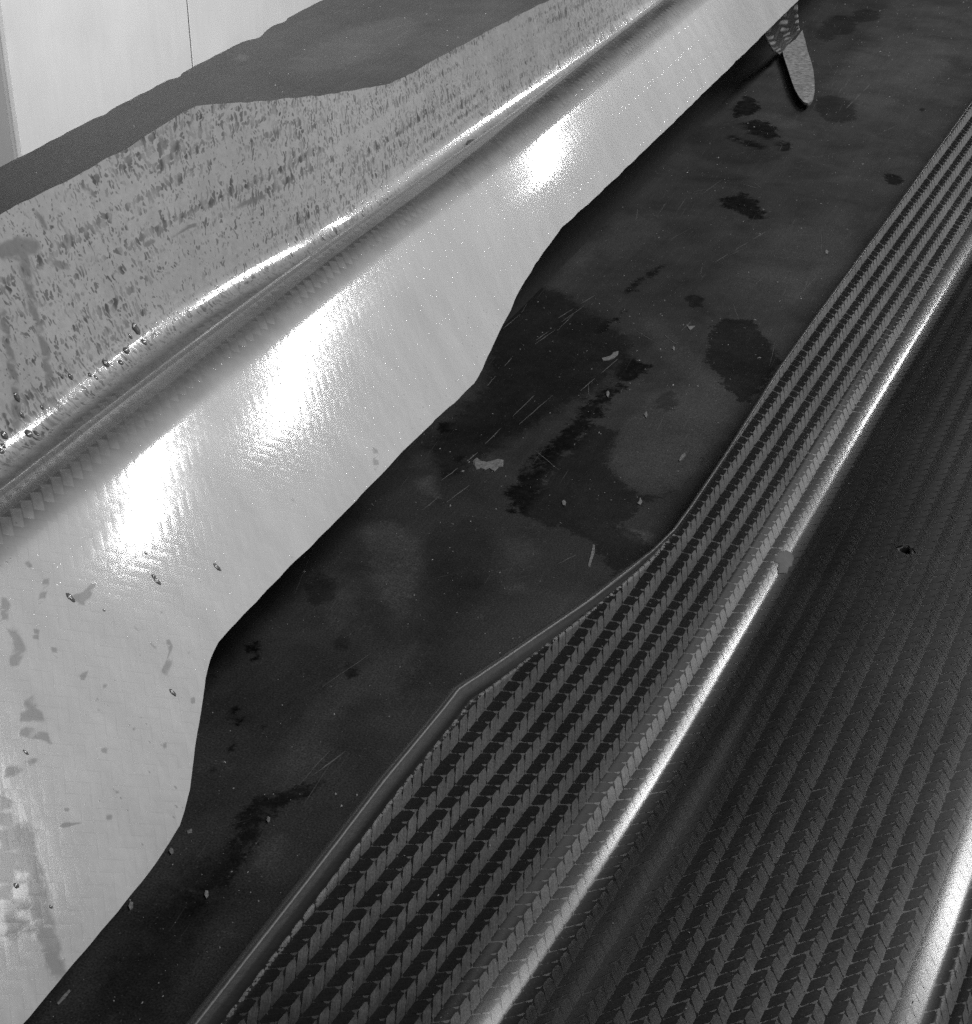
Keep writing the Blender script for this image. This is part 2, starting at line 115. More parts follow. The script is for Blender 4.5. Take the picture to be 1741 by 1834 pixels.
CHIPS = {
 'crown': [(-0.2742, 0.5983), (-0.2739, 0.6012), (-0.2711, 0.5991), (-0.2681, 0.5994), (-0.2661, 0.602), (-0.2647, 0.6042), (-0.2623, 0.6042), (-0.2601, 0.5986), (-0.2616, 0.5973), (-0.2616, 0.593), (-0.265, 0.5948), (-0.2659, 0.5922), (-0.2682, 0.5933), (-0.2694, 0.5912), (-0.2717, 0.5939)],
 'squiggle': [(-0.26, 0.7171), (-0.2583, 0.7193), (-0.2569, 0.7219), (-0.2571, 0.7261), (-0.2555, 0.7289), (-0.2542, 0.7246), (-0.2546, 0.7202), (-0.2562, 0.7167), (-0.2584, 0.7151)],
 'rod': [(-0.1928, 0.6348), (-0.1932, 0.639), (-0.1925, 0.6422), (-0.1914, 0.6404), (-0.1916, 0.6358), (-0.1921, 0.6334)],
 'triangle': [(-0.2213, 0.6696), (-0.2213, 0.6732), (-0.2197, 0.6703), (-0.2189, 0.6664)],
 'strand': [(-0.1976, 0.5385), (-0.1988, 0.5434), (-0.2003, 0.5496), (-0.2017, 0.5545), (-0.2008, 0.5545), (-0.1988, 0.5489), (-0.1976, 0.5426), (-0.1965, 0.5381)],
 'pebble': [(-0.2449, 0.684), (-0.2446, 0.686), (-0.2431, 0.6835), (-0.2422, 0.6788), (-0.2437, 0.6807)],
 'wedge': [(-0.1965, 0.5919), (-0.1965, 0.5944), (-0.1972, 0.5977), (-0.1951, 0.5946), (-0.195, 0.5916)],
 'dot': [(-0.2256, 0.5807), (-0.2254, 0.5825), (-0.2238, 0.5811), (-0.2231, 0.578), (-0.2242, 0.5783)],
 'seed': [(-0.2355, 0.3564), (-0.236, 0.3582), (-0.235, 0.3579), (-0.2343, 0.3564), (-0.2345, 0.3556)],
 'bead': [(-0.2556, 0.3316), (-0.2559, 0.3332), (-0.2548, 0.3329), (-0.2539, 0.3317), (-0.2541, 0.3306)],
 'flake': [(-0.2531, 0.3062), (-0.2539, 0.3083), (-0.2529, 0.3083), (-0.2517, 0.3064), (-0.2518, 0.3051)],
 'splinter': [(-0.2495, 0.266), (-0.2496, 0.269), (-0.2494, 0.2718), (-0.2487, 0.2714), (-0.2485, 0.2685), (-0.2487, 0.2657)],
 'nib': [(-0.2352, 0.3195), (-0.2359, 0.3212), (-0.2352, 0.3217), (-0.234, 0.32), (-0.2339, 0.3185)],
 'grain': [(-0.1963, 0.8971), (-0.1961, 0.8999), (-0.1946, 0.8979), (-0.1941, 0.8936), (-0.1952, 0.894)],
 'star': [(-0.2359, 0.7732), (-0.2333, 0.7707), (-0.2305, 0.7727), (-0.2309, 0.7688), (-0.2313, 0.7664), (-0.2334, 0.7691)],
 'tick': [(-0.2324, 0.742), (-0.233, 0.7453), (-0.2316, 0.7438), (-0.2306, 0.74)],
 'smudge_chip': [(-0.2558, 0.342), (-0.2548, 0.3434), (-0.2537, 0.3419), (-0.2548, 0.3409)],
}
TONGUE = [(-0.3246, 1.2644), (-0.3238, 1.2798), (-0.3229, 1.2956), (-0.3251, 1.3226), (-0.3155, 1.2954), (-0.3056, 1.2663), (-0.2964, 1.2414), (-0.289, 1.2197), (-0.2815, 1.1944), (-0.2752, 1.171), (-0.2723, 1.1567), (-0.271, 1.1462), (-0.2721, 1.1415), (-0.2752, 1.1429), (-0.281, 1.1528), (-0.2887, 1.1693), (-0.2976, 1.1916), (-0.3084, 1.2203), (-0.3178, 1.2446)]
COLLAR = [(-0.2928, 1.0804, 0.0703), (-0.2955, 1.1751, 0.0703), (-0.3213, 1.2416, 0.0075), (-0.3255, 1.3123, 0.0075)]
RUNS = [
 ([(0.4265, -0.0382), (0.4186, -0.0246), (0.4127, -0.0145), (0.4049, -0.0053)], 0.0017),
 ([(0.452, -0.0553), (0.4493, -0.0481), (0.4398, -0.0325), (0.4362, -0.0209), (0.4294, -0.0098)], 0.0018),
 ([(0.4414, -0.0551), (0.4493, -0.0542), (0.4573, -0.0515)], 0.0026),
 ([(0.4662, -0.0613), (0.4675, -0.0581), (0.4669, -0.0544)], 0.0014),
 ([(0.4772, -0.0538), (0.4772, -0.0478)], 0.0013),
 ([(0.4968, -0.0614), (0.4996, -0.0563)], 0.0012),
 ([(0.5166, -0.0615), (0.5172, -0.0572)], 0.0011),
 ([(0.5475, -0.0635), (0.5476, -0.0606)], 0.0014),
 ([(0.4619, -0.0431), (0.4673, -0.0391)], 0.0014),
 ([(0.5104, -0.031), (0.5178, -0.031)], 0.001),
 ([(0.5253, -0.029), (0.5362, -0.0292), (0.5432, -0.0281)], 0.0008),
 ([(0.559, -0.0285), (0.5743, -0.0274), (0.5875, -0.0255)], 0.0008),
 ([(0.5699, -0.0263), (0.5846, -0.0265)], 0.0008),
 ([(0.2693, 0.119), (0.2629, 0.1278), (0.2552, 0.1372), (0.251, 0.1434), (0.2472, 0.1496)], 0.0024),
 ([(0.3023, 0.0957), (0.2991, 0.101), (0.2956, 0.1068)], 0.0013),
 ([(0.2992, 0.0954), (0.2899, 0.1026)], 0.0012),
 ([(0.3142, 0.078), (0.3119, 0.0829), (0.3064, 0.0849)], 0.0014),
 ([(0.2827, 0.1041), (0.2775, 0.1068)], 0.0012),
 ([(0.2506, 0.1298), (0.2463, 0.1345)], 0.002),
 ([(0.3379, 0.073), (0.3289, 0.0771)], 0.0009),
 ([(0.3479, 0.0837), (0.3407, 0.0865)], 0.0007),
 ([(0.3407, 0.0828), (0.3377, 0.088)], 0.0009),
 ([(0.2711, 0.1101), (0.2625, 0.1192), (0.2521, 0.1262)], 0.002),
 ([(0.3218, 0.0881), (0.3186, 0.0913)], 0.0008),
 ([(0.4923, 0.1159), (0.4852, 0.1209)], 0.0011),
 ([(0.4417, 0.1062), (0.4401, 0.1081)], 0.0006),
 ([(0.3203, 0.0702), (0.3147, 0.074)], 0.0012),
 ([(0.3374, 0.0652), (0.3354, 0.0673)], 0.0008),
]
BLOB = (0.5483, -0.0)
HOLE_Y, HOLE_S = 0.575, 0.0412

# ---------------------------------------------------------------- section profiles of the two skirts
def lut(knots, s0, s1, n=2400):
    """integrate a slope table (arc length, degrees down to the right) into a section curve through (0,0)"""
    s = np.linspace(s0, s1, n)
    k = np.array(knots, float)
    i = np.clip(np.searchsorted(k[:, 0], s) - 1, 0, len(k) - 2)
    t = np.clip((s - k[i, 0]) / (k[i + 1, 0] - k[i, 0]), 0, 1)
    t = t * t * (3 - 2 * t)
    a = np.radians(k[i, 1] * (1 - t) + k[i + 1, 1] * t)
    ds = s[1] - s[0]
    x = np.concatenate([[0], np.cumsum(np.cos((a[1:] + a[:-1]) / 2) * ds)])
    z = np.concatenate([[0], np.cumsum(-np.sin((a[1:] + a[:-1]) / 2) * ds)])
    x -= np.interp(0, s, x); z -= np.interp(0, s, z)
    return s, x, z

def smooth_curve(pts, y0=-0.2, y1=3.2, sig=0.03):
    """smoothed x(y) through a few (y, x) points"""
    p = np.array(sorted(pts), float)
    y = np.arange(y0, y1, 0.005)
    x = np.interp(y, p[:, 0], p[:, 1])
    lo = (p[1, 1] - p[0, 1]) / (p[1, 0] - p[0, 0]); hi = (p[-1, 1] - p[-2, 1]) / (p[-1, 0] - p[-2, 0])
    x = np.where(y < p[0, 0], p[0, 1] + lo * (y - p[0, 0]), x)
    x = np.where(y > p[-1, 0], p[-1, 1] + hi * (y - p[-1, 0]), x)
    r = int(3 * sig / 0.005); k = np.exp(-0.5 * (np.arange(-r, r + 1) * 0.005 / sig) ** 2); k /= k.sum()
    xp = np.concatenate([x[0] + (x[1] - x[0]) * np.arange(-r, 0), x, x[-1] + (x[-1] - x[-2]) * np.arange(1, r + 1)])
    return y, np.convolve(xp, k, 'valid')

# left skirt: the back flange leans up and away, a gutter, a rolled shoulder, then the front face falls to the bench
L_CREST_Z, L_GUT_Z = 0.097, 0.089
LF = lut([(-0.25, 62), (-0.009, 61), (-0.001, 42), (0.006, -2), (0.012, -16), (0.06, -20)], -0.25, 0.03)      # flange and gutter
LR = lut([(-0.02, -80), (-0.008, -74), (0.0, -44), (0.011, 3), (0.023, 35), (0.030, 39.5), (0.05, 40.8), (0.09, 39.7), (0.13, 39.2), (0.3, 39)], -0.009, 0.26)  # shoulder and face
# right skirt: flange, gutter, step, wide face, second shoulder
R_Z = 0.016
RP = lut([(-0.3, 57), (-0.016, 56), (-0.009, 40), (-0.004, 31), (0.0, 25), (0.003, 16), (0.009, -5), (0.016, -8), (0.032, 1),
          (0.046, 5), (0.076, 6), (0.088, 8), (0.098, 14), (0.102, 25), (0.1045, 42), (0.112, 50), (0.3, 52)], -0.3, 0.16)

crest_y, crest_x = smooth_curve(L_crest, sig=.06)
gut_y, gut_x = smooth_curve(L_gut, sig=.03)
line_y, line_x = smooth_curve(R_line, sig=.05)

# ---------------------------------------------------------------- helpers
def new_mesh(name, verts, faces, mats, parent=None, smooth=True, uv=None, mat_idx=None, attrs=None):
    me = bpy.data.meshes.new(name)
    v = np.asarray(verts, np.float32).reshape(-1, 3)
    if isinstance(faces, np.ndarray) and faces.ndim == 2:
        nf, k = faces.shape
        me.vertices.add(len(v)); me.vertices.foreach_set("co", v.ravel())
        me.loops.add(nf * k); me.loops.foreach_set("vertex_index", faces.astype(np.int32).ravel())
        me.polygons.add(nf); me.polygons.foreach_set("loop_start", np.arange(0, nf * k, k, dtype=np.int32))
        me.update(calc_edges=True)
    else:
        me.from_pydata([tuple(map(float, p)) for p in v], [], [tuple(map(int, f)) for f in faces])
    me.validate()
    for m in (mats if isinstance(mats, (list, tuple)) else [mats]): me.materials.append(m)
    if mat_idx is not None: me.polygons.foreach_set("material_index", np.asarray(mat_idx, np.int32))
    me.polygons.foreach_set("use_smooth", np.full(len(me.polygons), smooth, bool))
    if uv is not None:
        lay = me.uv_layers.new(name="UVMap")
        li = np.empty(len(me.loops), np.int32); me.loops.foreach_get("vertex_index", li)
        lay.data.foreach_set("uv", np.asarray(uv, np.float32)[li].ravel())
    for k, a in (attrs or {}).items():
        at = me.attributes.new(k, 'FLOAT', 'POINT'); at.data.foreach_set("value", np.asarray(a, np.float32).ravel())
    me.update()
    o = bpy.data.objects.new(name, me); col.objects.link(o)
    if parent: o.parent = parent
    return o

def thing(name, label, cat, loc=(0, 0, 0), group=None):
    o = bpy.data.objects.new(name, None); col.objects.link(o); o.location = loc
    o["label"] = label; o["category"] = cat
    if group: o["group"] = group
    o.empty_display_size = 0.05
    return o
def tag(o, label, cat, group=None):
    o["label"] = label; o["category"] = cat
    if group: o["group"] = group
    return o

def grid_faces(nu, nv):
    i, j = np.meshgrid(np.arange(nu - 1), np.arange(nv - 1), indexing='ij')
    a = (i * nv + j).ravel()
    return np.stack([a, a + 1, a + nv + 1, a + nv], 1)

# ---------------------------------------------------------------- node shorthand
class NT:
    def __init__(s, name):
        s.m = bpy.data.materials.new(name); s.m.use_nodes = True; s.t = s.m.node_tree
        s.b = s.t.nodes['Principled BSDF']
    def n(s, typ, **kw):
        nd = s.t.nodes.new(typ)
        for k, v in kw.items(): setattr(nd, k, v)
        return nd
    def put(s, sock, v):
        if isinstance(v, bpy.types.NodeSocket): s.t.links.new(v, sock)
        elif isinstance(v, (tuple, list)): sock.default_value = v
        else: sock.default_value = v
    def math(s, op, a, b=0.0, c=0.0):
        nd = s.n('ShaderNodeMath', operation=op)
        for i, v in enumerate((a, b, c)): s.put(nd.inputs[i], v)
        return nd.outputs[0]
    def ss(s, x, lo, hi, a=0.0, b=1.0, kind='SMOOTHSTEP'):
        nd = s.n('ShaderNodeMapRange', interpolation_type=kind)
        s.put(nd.inputs['Value'], x); s.put(nd.inputs['From Min'], lo); s.put(nd.inputs['From Max'], hi)
        s.put(nd.inputs['To Min'], a); s.put(nd.inputs['To Max'], b); return nd.outputs[0]
    def mix(s, f, a, b):
        nd = s.n('ShaderNodeMix', data_type='FLOAT'); s.put(nd.inputs[0], f); s.put(nd.inputs[2], a); s.put(nd.inputs[3], b); return nd.outputs[0]
    def vec(s, x, y, z=0.0):
        nd = s.n('ShaderNodeCombineXYZ')
        for i, v in enumerate((x, y, z)): s.put(nd.inputs[i], v)
        return nd.outputs[0]
    def noise(s, v, scale, detail=3.0, rough=0.55, dist=0.0):
        nd = s.n('ShaderNodeTexNoise'); s.put(nd.inputs['Vector'], v); nd.inputs['Scale'].default_value = scale
        nd.inputs['Detail'].default_value = detail; nd.inputs['Roughness'].default_value = rough; nd.inputs['Distortion'].default_value = dist
        return nd.outputs[0]
    def voro(s, v, scale, rand=1.0, out='Distance', feature='F1'):
        nd = s.n('ShaderNodeTexVoronoi', feature=feature); s.put(nd.inputs['Vector'], v); nd.inputs['Scale'].default_value = scale
        nd.inputs['Randomness'].default_value = rand; return nd.outputs[out]
    def uv(s):
        nd = s.n('ShaderNodeUVMap'); sp = s.n('ShaderNodeSeparateXYZ'); s.t.links.new(nd.outputs[0], sp.inputs[0]); return sp.outputs[0], sp.outputs[1]
    def obj(s):
        nd = s.n('ShaderNodeTexCoord'); sp = s.n('ShaderNodeSeparateXYZ'); s.t.links.new(nd.outputs['Object'], sp.inputs[0])
        return nd.outputs['Object'], sp.outputs[0], sp.outputs[1], sp.outputs[2]
    def attr(s, name):
        nd = s.n('ShaderNodeAttribute', attribute_name=name); return nd.outputs['Fac']
    def grey(s, v):
        nd = s.n('ShaderNodeCombineColor')
        for i in range(3): s.put(nd.inputs[i], v)
        return nd.outputs[0]
    def bump(s, h, dist, strength=1.0, normal=None):
        nd = s.n('ShaderNodeBump'); s.put(nd.inputs['Height'], h); nd.inputs['Distance'].default_value = dist; s.put(nd.inputs['Strength'], strength)
        if normal is not None: s.put(nd.inputs['Normal'], normal)
        return nd.outputs[0]
    def set(s, base=None, rough=None, metal=None, spec=None, coat=None, coat_rough=None, normal=None, coat_normal=None):
        b = s.b.inputs
        if base is not None: s.put(b['Base Color'], s.grey(base))
        if rough is not None: s.put(b['Roughness'], rough)
        if metal is not None: s.put(b['Metallic'], metal)
        if spec is not None: s.put(b['Specular IOR Level'], spec)
        if coat is not None: s.put(b['Coat Weight'], coat)
        if coat_rough is not None: s.put(b['Coat Roughness'], coat_rough)
        if normal is not None: s.put(b['Normal'], normal)
        if coat_normal is not None: s.put(b['Coat Normal'], coat_normal)
        return s.m

def twill(N, y, s, p):
    """2x2 twill from metres along and across the part: (warp on top 0/1, tow dome height, fibre coordinate)"""
    q = 1 / (math.sqrt(2) * p)
    a = N.math('MULTIPLY', N.math('ADD', y, s), q); b = N.math('MULTIPLY', N.math('SUBTRACT', y, s), q)
    fa, fb = N.math('FLOOR', a), N.math('FLOOR', b)
    m = N.math('FLOORED_MODULO', N.math('SUBTRACT', fa, fb), 4.0)
    up = N.math('LESS_THAN', m, 1.5)
    ra, rb = N.math('SUBTRACT', N.math('SUBTRACT', a, fa), 0.5), N.math('SUBTRACT', N.math('SUBTRACT', b, fb), 0.5)
    dome = N.math('SUBTRACT', 1.0, N.math('MULTIPLY', N.math('POWER', N.math('ABSOLUTE', N.mix(up, rb, ra)), 2.0), 3.4))
    return up, dome, N.mix(up, b, a), N.mix(up, a, b)

# ---------------------------------------------------------------- materials
def m_bench():
    N = NT("worn_dark_bench_top"); P, x, y, z = N.obj()
    big = N.noise(P, 6, 4, .6); mid = N.noise(P, 28, 5, .65, .4); fine = N.noise(P, 400, 3, .7); grit = N.noise(P, 1500, 2, .6)
    along = N.noise(N.vec(N.math('MULTIPLY', x, 420.0), N.math('MULTIPLY', y, 9.0)), 1.0, 3, .6)
    wob = N.math('SUBTRACT', N.math('ADD', N.math('MULTIPLY', N.noise(P, 120, 5, .7), 1.0), N.math('MULTIPLY', N.noise(P, 520, 3, .7), .5)), .75)
    def stain(k, edge):
        e = N.math('ADD', N.attr(k + '_s'), edge)
        v = N.math('ADD', N.attr(k), N.math('MULTIPLY', wob, N.math('MULTIPLY', N.attr(k + '_r'), 3.2)))
        return N.math('MULTIPLY', N.ss(v, N.math('MULTIPLY', e, -1.0), e), N.attr(k + '_w'))
    d = stain('dark', .06); l = stain('light', .25)
    d = N.math('MULTIPLY', d, N.ss(N.noise(P, 240, 4, .7), .25, .6, .72, 1.0, 'LINEAR'))
    base = N.ss(big, .3, .7, .027, .037, 'LINEAR')
    base = N.math('MULTIPLY', base, N.ss(mid, .3, .72, .72, 1.35, 'LINEAR'))
    base = N.math('MULTIPLY', base, N.ss(along, .3, .75, .90, 1.15, 'LINEAR'))
    dustm = N.ss(N.noise(P, 60, 5, .7), .5, .75)
    base = N.math('ADD', base, N.math('MULTIPLY', N.math('MULTIPLY', dustm, N.ss(fine, .45, .7)), .030))
    base = N.math('ADD', base, N.math('MULTIPLY', l, N.ss(fine, .3, .7, .016, .055, 'LINEAR')))
    base = N.math('MULTIPLY', base, N.math('SUBTRACT', 1.0, N.math('MULTIPLY', d, .88)))
    base = N.math('MULTIPLY', base, N.ss(grit, .3, .7, .35, 1.7, 'LINEAR'))
    lines = N.noise(N.vec(N.math('MULTIPLY', N.math('ADD', x, N.math('MULTIPLY', y, .10)), 1300.0), N.math('MULTIPLY', y, 22.0)), 1.0, 2, .5)
    lines2 = N.noise(N.vec(N.math('MULTIPLY', N.math('ADD', x, N.math('MULTIPLY', y, -.9)), 1100.0), N.math('MULTIPLY', y, 30.0)), 1.0, 2, .5)
    scuff = N.math('MULTIPLY', N.ss(N.math('MAXIMUM', lines, N.math('SUBTRACT', lines2, .03)), .66, .76), N.ss(N.noise(P, 16, 4, .6), .42, .66))
    base = N.math('ADD', base, N.math('MULTIPLY', scuff, .08))
    speck = N.ss(N.noise(P, 900, 1, .5), .70, .76)
    base = N.math('ADD', base, N.math('MULTIPLY', speck, .05))
    rough = N.math('SUBTRACT', N.ss(mid, .3, .7, .48, .64, 'LINEAR'), N.math('MULTIPLY', d, .0))
    return N.set(base, rough, 0.0, N.math('MULTIPLY', N.math('SUBTRACT', 1.0, N.math('MULTIPLY', d, .75)), .32), normal=N.bump(N.math('ADD', fine, N.math('MULTIPLY', along, .6)), .00012, .5))

def m_wall(name, v, streak):
    N = NT(name); P, x, y, z = N.obj()
    g = N.noise(N.vec(N.math('MULTIPLY', y, 130.0), N.math('MULTIPLY', z, 12.0)), 1.0, 4, .6)
    b = N.noise(P, 14, 3, .5)
    f = N.noise(P, 900, 2, .6)
    base = N.math('MULTIPLY', N.ss(g, .25, .75, v * (1 - streak), v * (1 + streak), 'LINEAR'), N.ss(b, .3, .7, .94, 1.05, 'LINEAR'))
    base = N.math('MULTIPLY', base, N.ss(f, .3, .7, .96, 1.04, 'LINEAR'))
    return N.set(base, .55, 0, .3)

def m_left():
    """satin cured laminate with print-through of the cloth, a film of release agent on the flange"""
    N = NT("satin_laminate"); y, s = N.uv(); P, ox, oy, oz = N.obj()
    up, dome, fib, acr = twill(N, y, s, .0037)
    fl = N.attr('flange')            # 1 on the back flange
    near = N.ss(y, .30, .95, 1.0, 0.0, 'LINEAR')
    n1 = N.noise(P, 9, 3, .5); n2 = N.noise(P, 350, 4, .7); n3 = N.noise(P, 1400, 2, .6)
    # beads of release agent: long drops running down the flange, lined up with the cloth
    lean = N.ss(y, .42, .66, .05, .75)
    wv = N.vec(N.math('ADD', y, N.math('MULTIPLY', s, lean)), N.math('MULTIPLY', s, .42))
    wob = N.n('ShaderNodeVectorMath', operation='ADD'); N.put(wob.inputs[0], wv)
    nz = N.n('ShaderNodeTexNoise'); N.put(nz.inputs['Vector'], P); nz.inputs['Scale'].default_value = 160
    sc = N.n('ShaderNodeVectorMath', operation='SCALE'); N.t.links.new(nz.outputs['Color'], sc.inputs[0]); sc.inputs['Scale'].default_value = .006
    N.t.links.new(sc.outputs[0], wob.inputs[1])
    v1 = N.voro(wob.outputs[0], 320); v2 = N.voro(wob.outputs[0], 760)
    dens = N.noise(N.vec(N.math('MULTIPLY', y, 9.0), N.math('MULTIPLY', s, 40.0)), 1.0, 3, .6)
    rows = N.noise(N.vec(N.math('MULTIPLY', y, 3.0), N.math('MULTIPLY', s, 260.0)), 1.0, 2, .5)
    th = N.math('ADD', N.ss(dens, .34, .68, .08, .42, 'LINEAR'), N.ss(rows, .4, .7, -.14, .15, 'LINEAR'))
    b1 = N.ss(N.math('SUBTRACT', th, v1), -.02, .06)
    b2 = N.ss(N.math('SUBTRACT', N.math('ADD', th, .22), v2), -.02, .08)
    tone = N.ss(N.noise(wv, 300, 1, .5), .35, .65, .35, 1.0)
    drop = N.math('MULTIPLY', N.math('MULTIPLY', N.math('MAXIMUM', b1, N.math('MULTIPLY', b2, .8)), tone), fl)
    # sparse dirt on the face
    fv = N.voro(N.vec(N.math('MULTIPLY', y, 1.0), N.math('MULTIPLY', s, .6)), 420)
    fd = N.ss(N.noise(P, 14, 3, .6), .42, .72, .00, .17, 'LINEAR')
    dirt = N.math('MULTIPLY', N.math('MULTIPLY', N.ss(N.math('SUBTRACT', fd, fv), -.02, .05), N.math('SUBTRACT', 1.0, fl)), .55)
    run = N.attr('run')
    runm = N.ss(N.math('ADD', run, N.math('MULTIPLY', N.math('SUBTRACT', N.noise(P, 220, 4, .65), .5), .7)), .22, .62)
    wet = N.math('MAXIMUM', N.math('MAXIMUM', drop, dirt), N.math('MULTIPLY', runm, .6))
    base = N.math('MULTIPLY', N.ss(n1, .3, .7, .41, .48, 'LINEAR'), N.ss(N.noise(wv, 70, 4, .6), .3, .7, .88, 1.08, 'LINEAR'))
    base = N.math('MULTIPLY', base, N.ss(n2, .3, .7, .86, 1.12, 'LINEAR'))
    base = N.math('MULTIPLY', base, N.mix(N.ss(y, .46, .34), 1.0, N.ss(dome, 0.05, .35, .76, 1.0, 'LINEAR')))
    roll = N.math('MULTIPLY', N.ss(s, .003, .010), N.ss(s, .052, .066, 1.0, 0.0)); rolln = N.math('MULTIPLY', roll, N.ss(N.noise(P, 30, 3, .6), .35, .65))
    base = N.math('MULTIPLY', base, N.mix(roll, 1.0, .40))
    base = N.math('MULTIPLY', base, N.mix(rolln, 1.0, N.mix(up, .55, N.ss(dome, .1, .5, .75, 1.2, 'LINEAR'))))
    vert = N.noise(N.vec(N.math('MULTIPLY', N.math('ADD', y, N.math('MULTIPLY', s, .7)), 520.0), N.math('MULTIPLY', s, 90.0)), 1.0, 3, .65)
    base = N.math('MULTIPLY', base, N.ss(vert, .3, .7, .95, 1.04, 'LINEAR'))
    base = N.math('MULTIPLY', base, N.math('SUBTRACT', 1.0, N.math('MULTIPLY', wet, .72)))
    h = N.math('ADD', N.math('MULTIPLY', dome, .5), N.math('MULTIPLY', n2, .5))
    nb = N.bump(h, .00003, .35)
    cn = N.bump(N.math('ADD', N.math('MULTIPLY', dome, .45), N.math('ADD', N.math('MULTIPLY', wet, 1.0), N.math('ADD', N.math('MULTIPLY', vert, .5), N.noise(P, 200, 3, .6)))), .00004, .30)
    rough = N.math('SUBTRACT', N.ss(n2, .3, .7, .42, .50, 'LINEAR'), N.math('MULTIPLY', wet, .1))
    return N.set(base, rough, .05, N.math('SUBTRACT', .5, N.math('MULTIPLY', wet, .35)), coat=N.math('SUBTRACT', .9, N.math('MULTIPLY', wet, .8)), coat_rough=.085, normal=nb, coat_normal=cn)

def m_tow(name, f0, metal):
    """carbon tow under clear resin: light glances off the fibres across their run; a thin smooth skin lies above"""
    N = NT(name); y, s = N.uv(); P, *_ = N.obj()
    fibre = N.noise(N.vec(N.math('MULTIPLY', y, 3200.0), N.math('MULTIPLY', s, 60.0)), 1.0, 3, .7)
    big = N.noise(P, 25, 4, .6); g = N.noise(P, 1800, 2, .6)
    base = N.math('MULTIPLY', N.ss(fibre, .25, .75, f0 * .62, f0 * 1.38, 'LINEAR'), N.ss(big, .3, .7, .8, 1.2, 'LINEAR'))
    base = N.math('MULTIPLY', base, N.ss(g, .3, .7, .7, 1.3, 'LINEAR'))
    dust = N.ss(N.noise(P, 1100, 1, .5), .74, .79)
    base = N.math('ADD', base, N.math('MULTIPLY', dust, .06))
    a = N.n('ShaderNodeAttribute', attribute_name='skin'); skin = N.bump(N.noise(P, 1300, 2, .6), .00004, .2, a.outputs['Vector'])
    t = N.n('ShaderNodeAttribute', attribute_name='across')
    N.put(N.b.inputs['Tangent'], t.outputs['Vector']); N.b.inputs['Anisotropic'].default_value = .92; N.b.inputs['Coat IOR'].default_value = 1.5
    return N.set(base, .48, metal, .05, coat=1.0, coat_rough=.17, normal=N.bump(fibre, .00004, .5), coat_normal=skin)

def m_plain(name, v, rough=.5, metal=0., spec=.4, var=.25, scale=300, coat=0.0):
    N = NT(name); P, *_ = N.obj()
    n = N.noise(P, scale, 4, .65)
    return N.set(N.ss(n, .25, .75, v * (1 - var), v * (1 + var), 'LINEAR'), rough, metal, spec, coat=coat, normal=N.bump(n, .0002, .4))

M_bench = m_bench()
M_board = m_wall("pale_wall_board", .84, .035); M_greyboard = m_wall("grey_wall_board", .36, .02); M_gap = m_plain("dark_gap", .03)
M_trim = m_wall("trim_strip", .42, .02)
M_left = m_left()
M_warp = m_tow("carbon_warp_tow", .10, .92); M_weft = m_tow("carbon_weft_tow", .019, .45)
M_resin = m_plain("dark_resin", .014, .4, .0, .35, .2, 400)
M_tongue = m_plain("scuffed_tab", .26, .6, .1, .4, .75, 330)
def m_collar():
    N = NT("woven_collar_cloth"); P, *_ = N.obj(); h = N.attr('tow'); n = N.noise(P, 900, 3, .6)
    return N.set(N.math('MULTIPLY', N.ss(h, .15, .85, .06, .75), N.ss(n, .3, .7, .6, 1.3, 'LINEAR')), .45, .1, .5)
M_collar = m_collar()
M_edge = m_plain("cut_laminate_edge", .05, .75, .0, .2)
M_lip = m_plain("resin_lip", .06, .38, .3, .5, .15, 500)
M_chip = m_plain("pale_chip", .20, .8, 0, .2, .7, 1300)
M_dust = m_plain("dust_speck", .40, .8, 0, .2, .3, 2000)
M_scr = m_plain("rubbed_scratch", .15, .7, 0, .3, .5, 900)
M_blob = m_plain("cloudy_resin_blob", .13, .65, 0.0, .3, .25, 250)
M_black = m_plain("black_hole", .004, .8)
M_water = m_plain("wet_droplet", .17, .12, 0.0, .6, .2, 300)

# ---------------------------------------------------------------- the setting: floor and boarded wall behind
fl = new_mesh("floor", [(-3, -1, -.78), (3, -1, -.78), (3, 6, -.78), (-3, 6, -.78)], [(0, 1, 2, 3)], m_plain("concrete_floor", .2, .8, scale=20))
fl["kind"] = "structure"

def box(x0, x1, y0, y1, z0, z1, bev=0.0):
    bm = bmesh.new(); bmesh.ops.create_cube(bm, size=1)
    for v in bm.verts: v.co = Vector(((v.co.x + .5) * (x1 - x0) + x0, (v.co.y + .5) * (y1 - y0) + y0, (v.co.z + .5) * (z1 - z0) + z0))
    if bev: bmesh.ops.bevel(bm, geom=bm.edges[:], offset=bev, segments=2, affect='EDGES', profile=.5)
    return bm
def bm_obj(name, bm, mat, parent=None, smooth=False):
    me = bpy.data.meshes.new(name); bm.to_mesh(me); bm.free(); me.materials.append(mat)
    for p in me.polygons: p.use_smooth = smooth
    o = bpy.data.objects.new(name, me); col.objects.link(o)
    if parent: o.parent = parent
    return o
wall = thing("boarded_wall", "pale boarded wall with upright joints behind the dark bench", "wall", (-.95, 1.4, -.78))
def wpart(name, y0, y1, x0, x1, mat, bev=.0012, label=None):
    o = bm_obj(name, box(x0 + .95, x1 + .95, y0 - 1.4, y1 - 1.4, 0, 2.2, bev), mat, wall)
    if label: o["label"] = label
wpart("board", .40, 1.1395, -.975, -.952, M_greyboard, label="darker grey board at the end of the wall")
wpart("trim_strip", 1.1405, 1.1465, -.975, -.954, M_trim, .0006)
wpart("board", 1.1475, 1.4176, -.975, -.95, M_board, .0004)
wpart("joint_strip", 1.4178, 1.4198, -.975, -.9508, M_gap, 0)
wpart("board", 1.4200, 2.30, -.975, -.95, M_board, .0004)
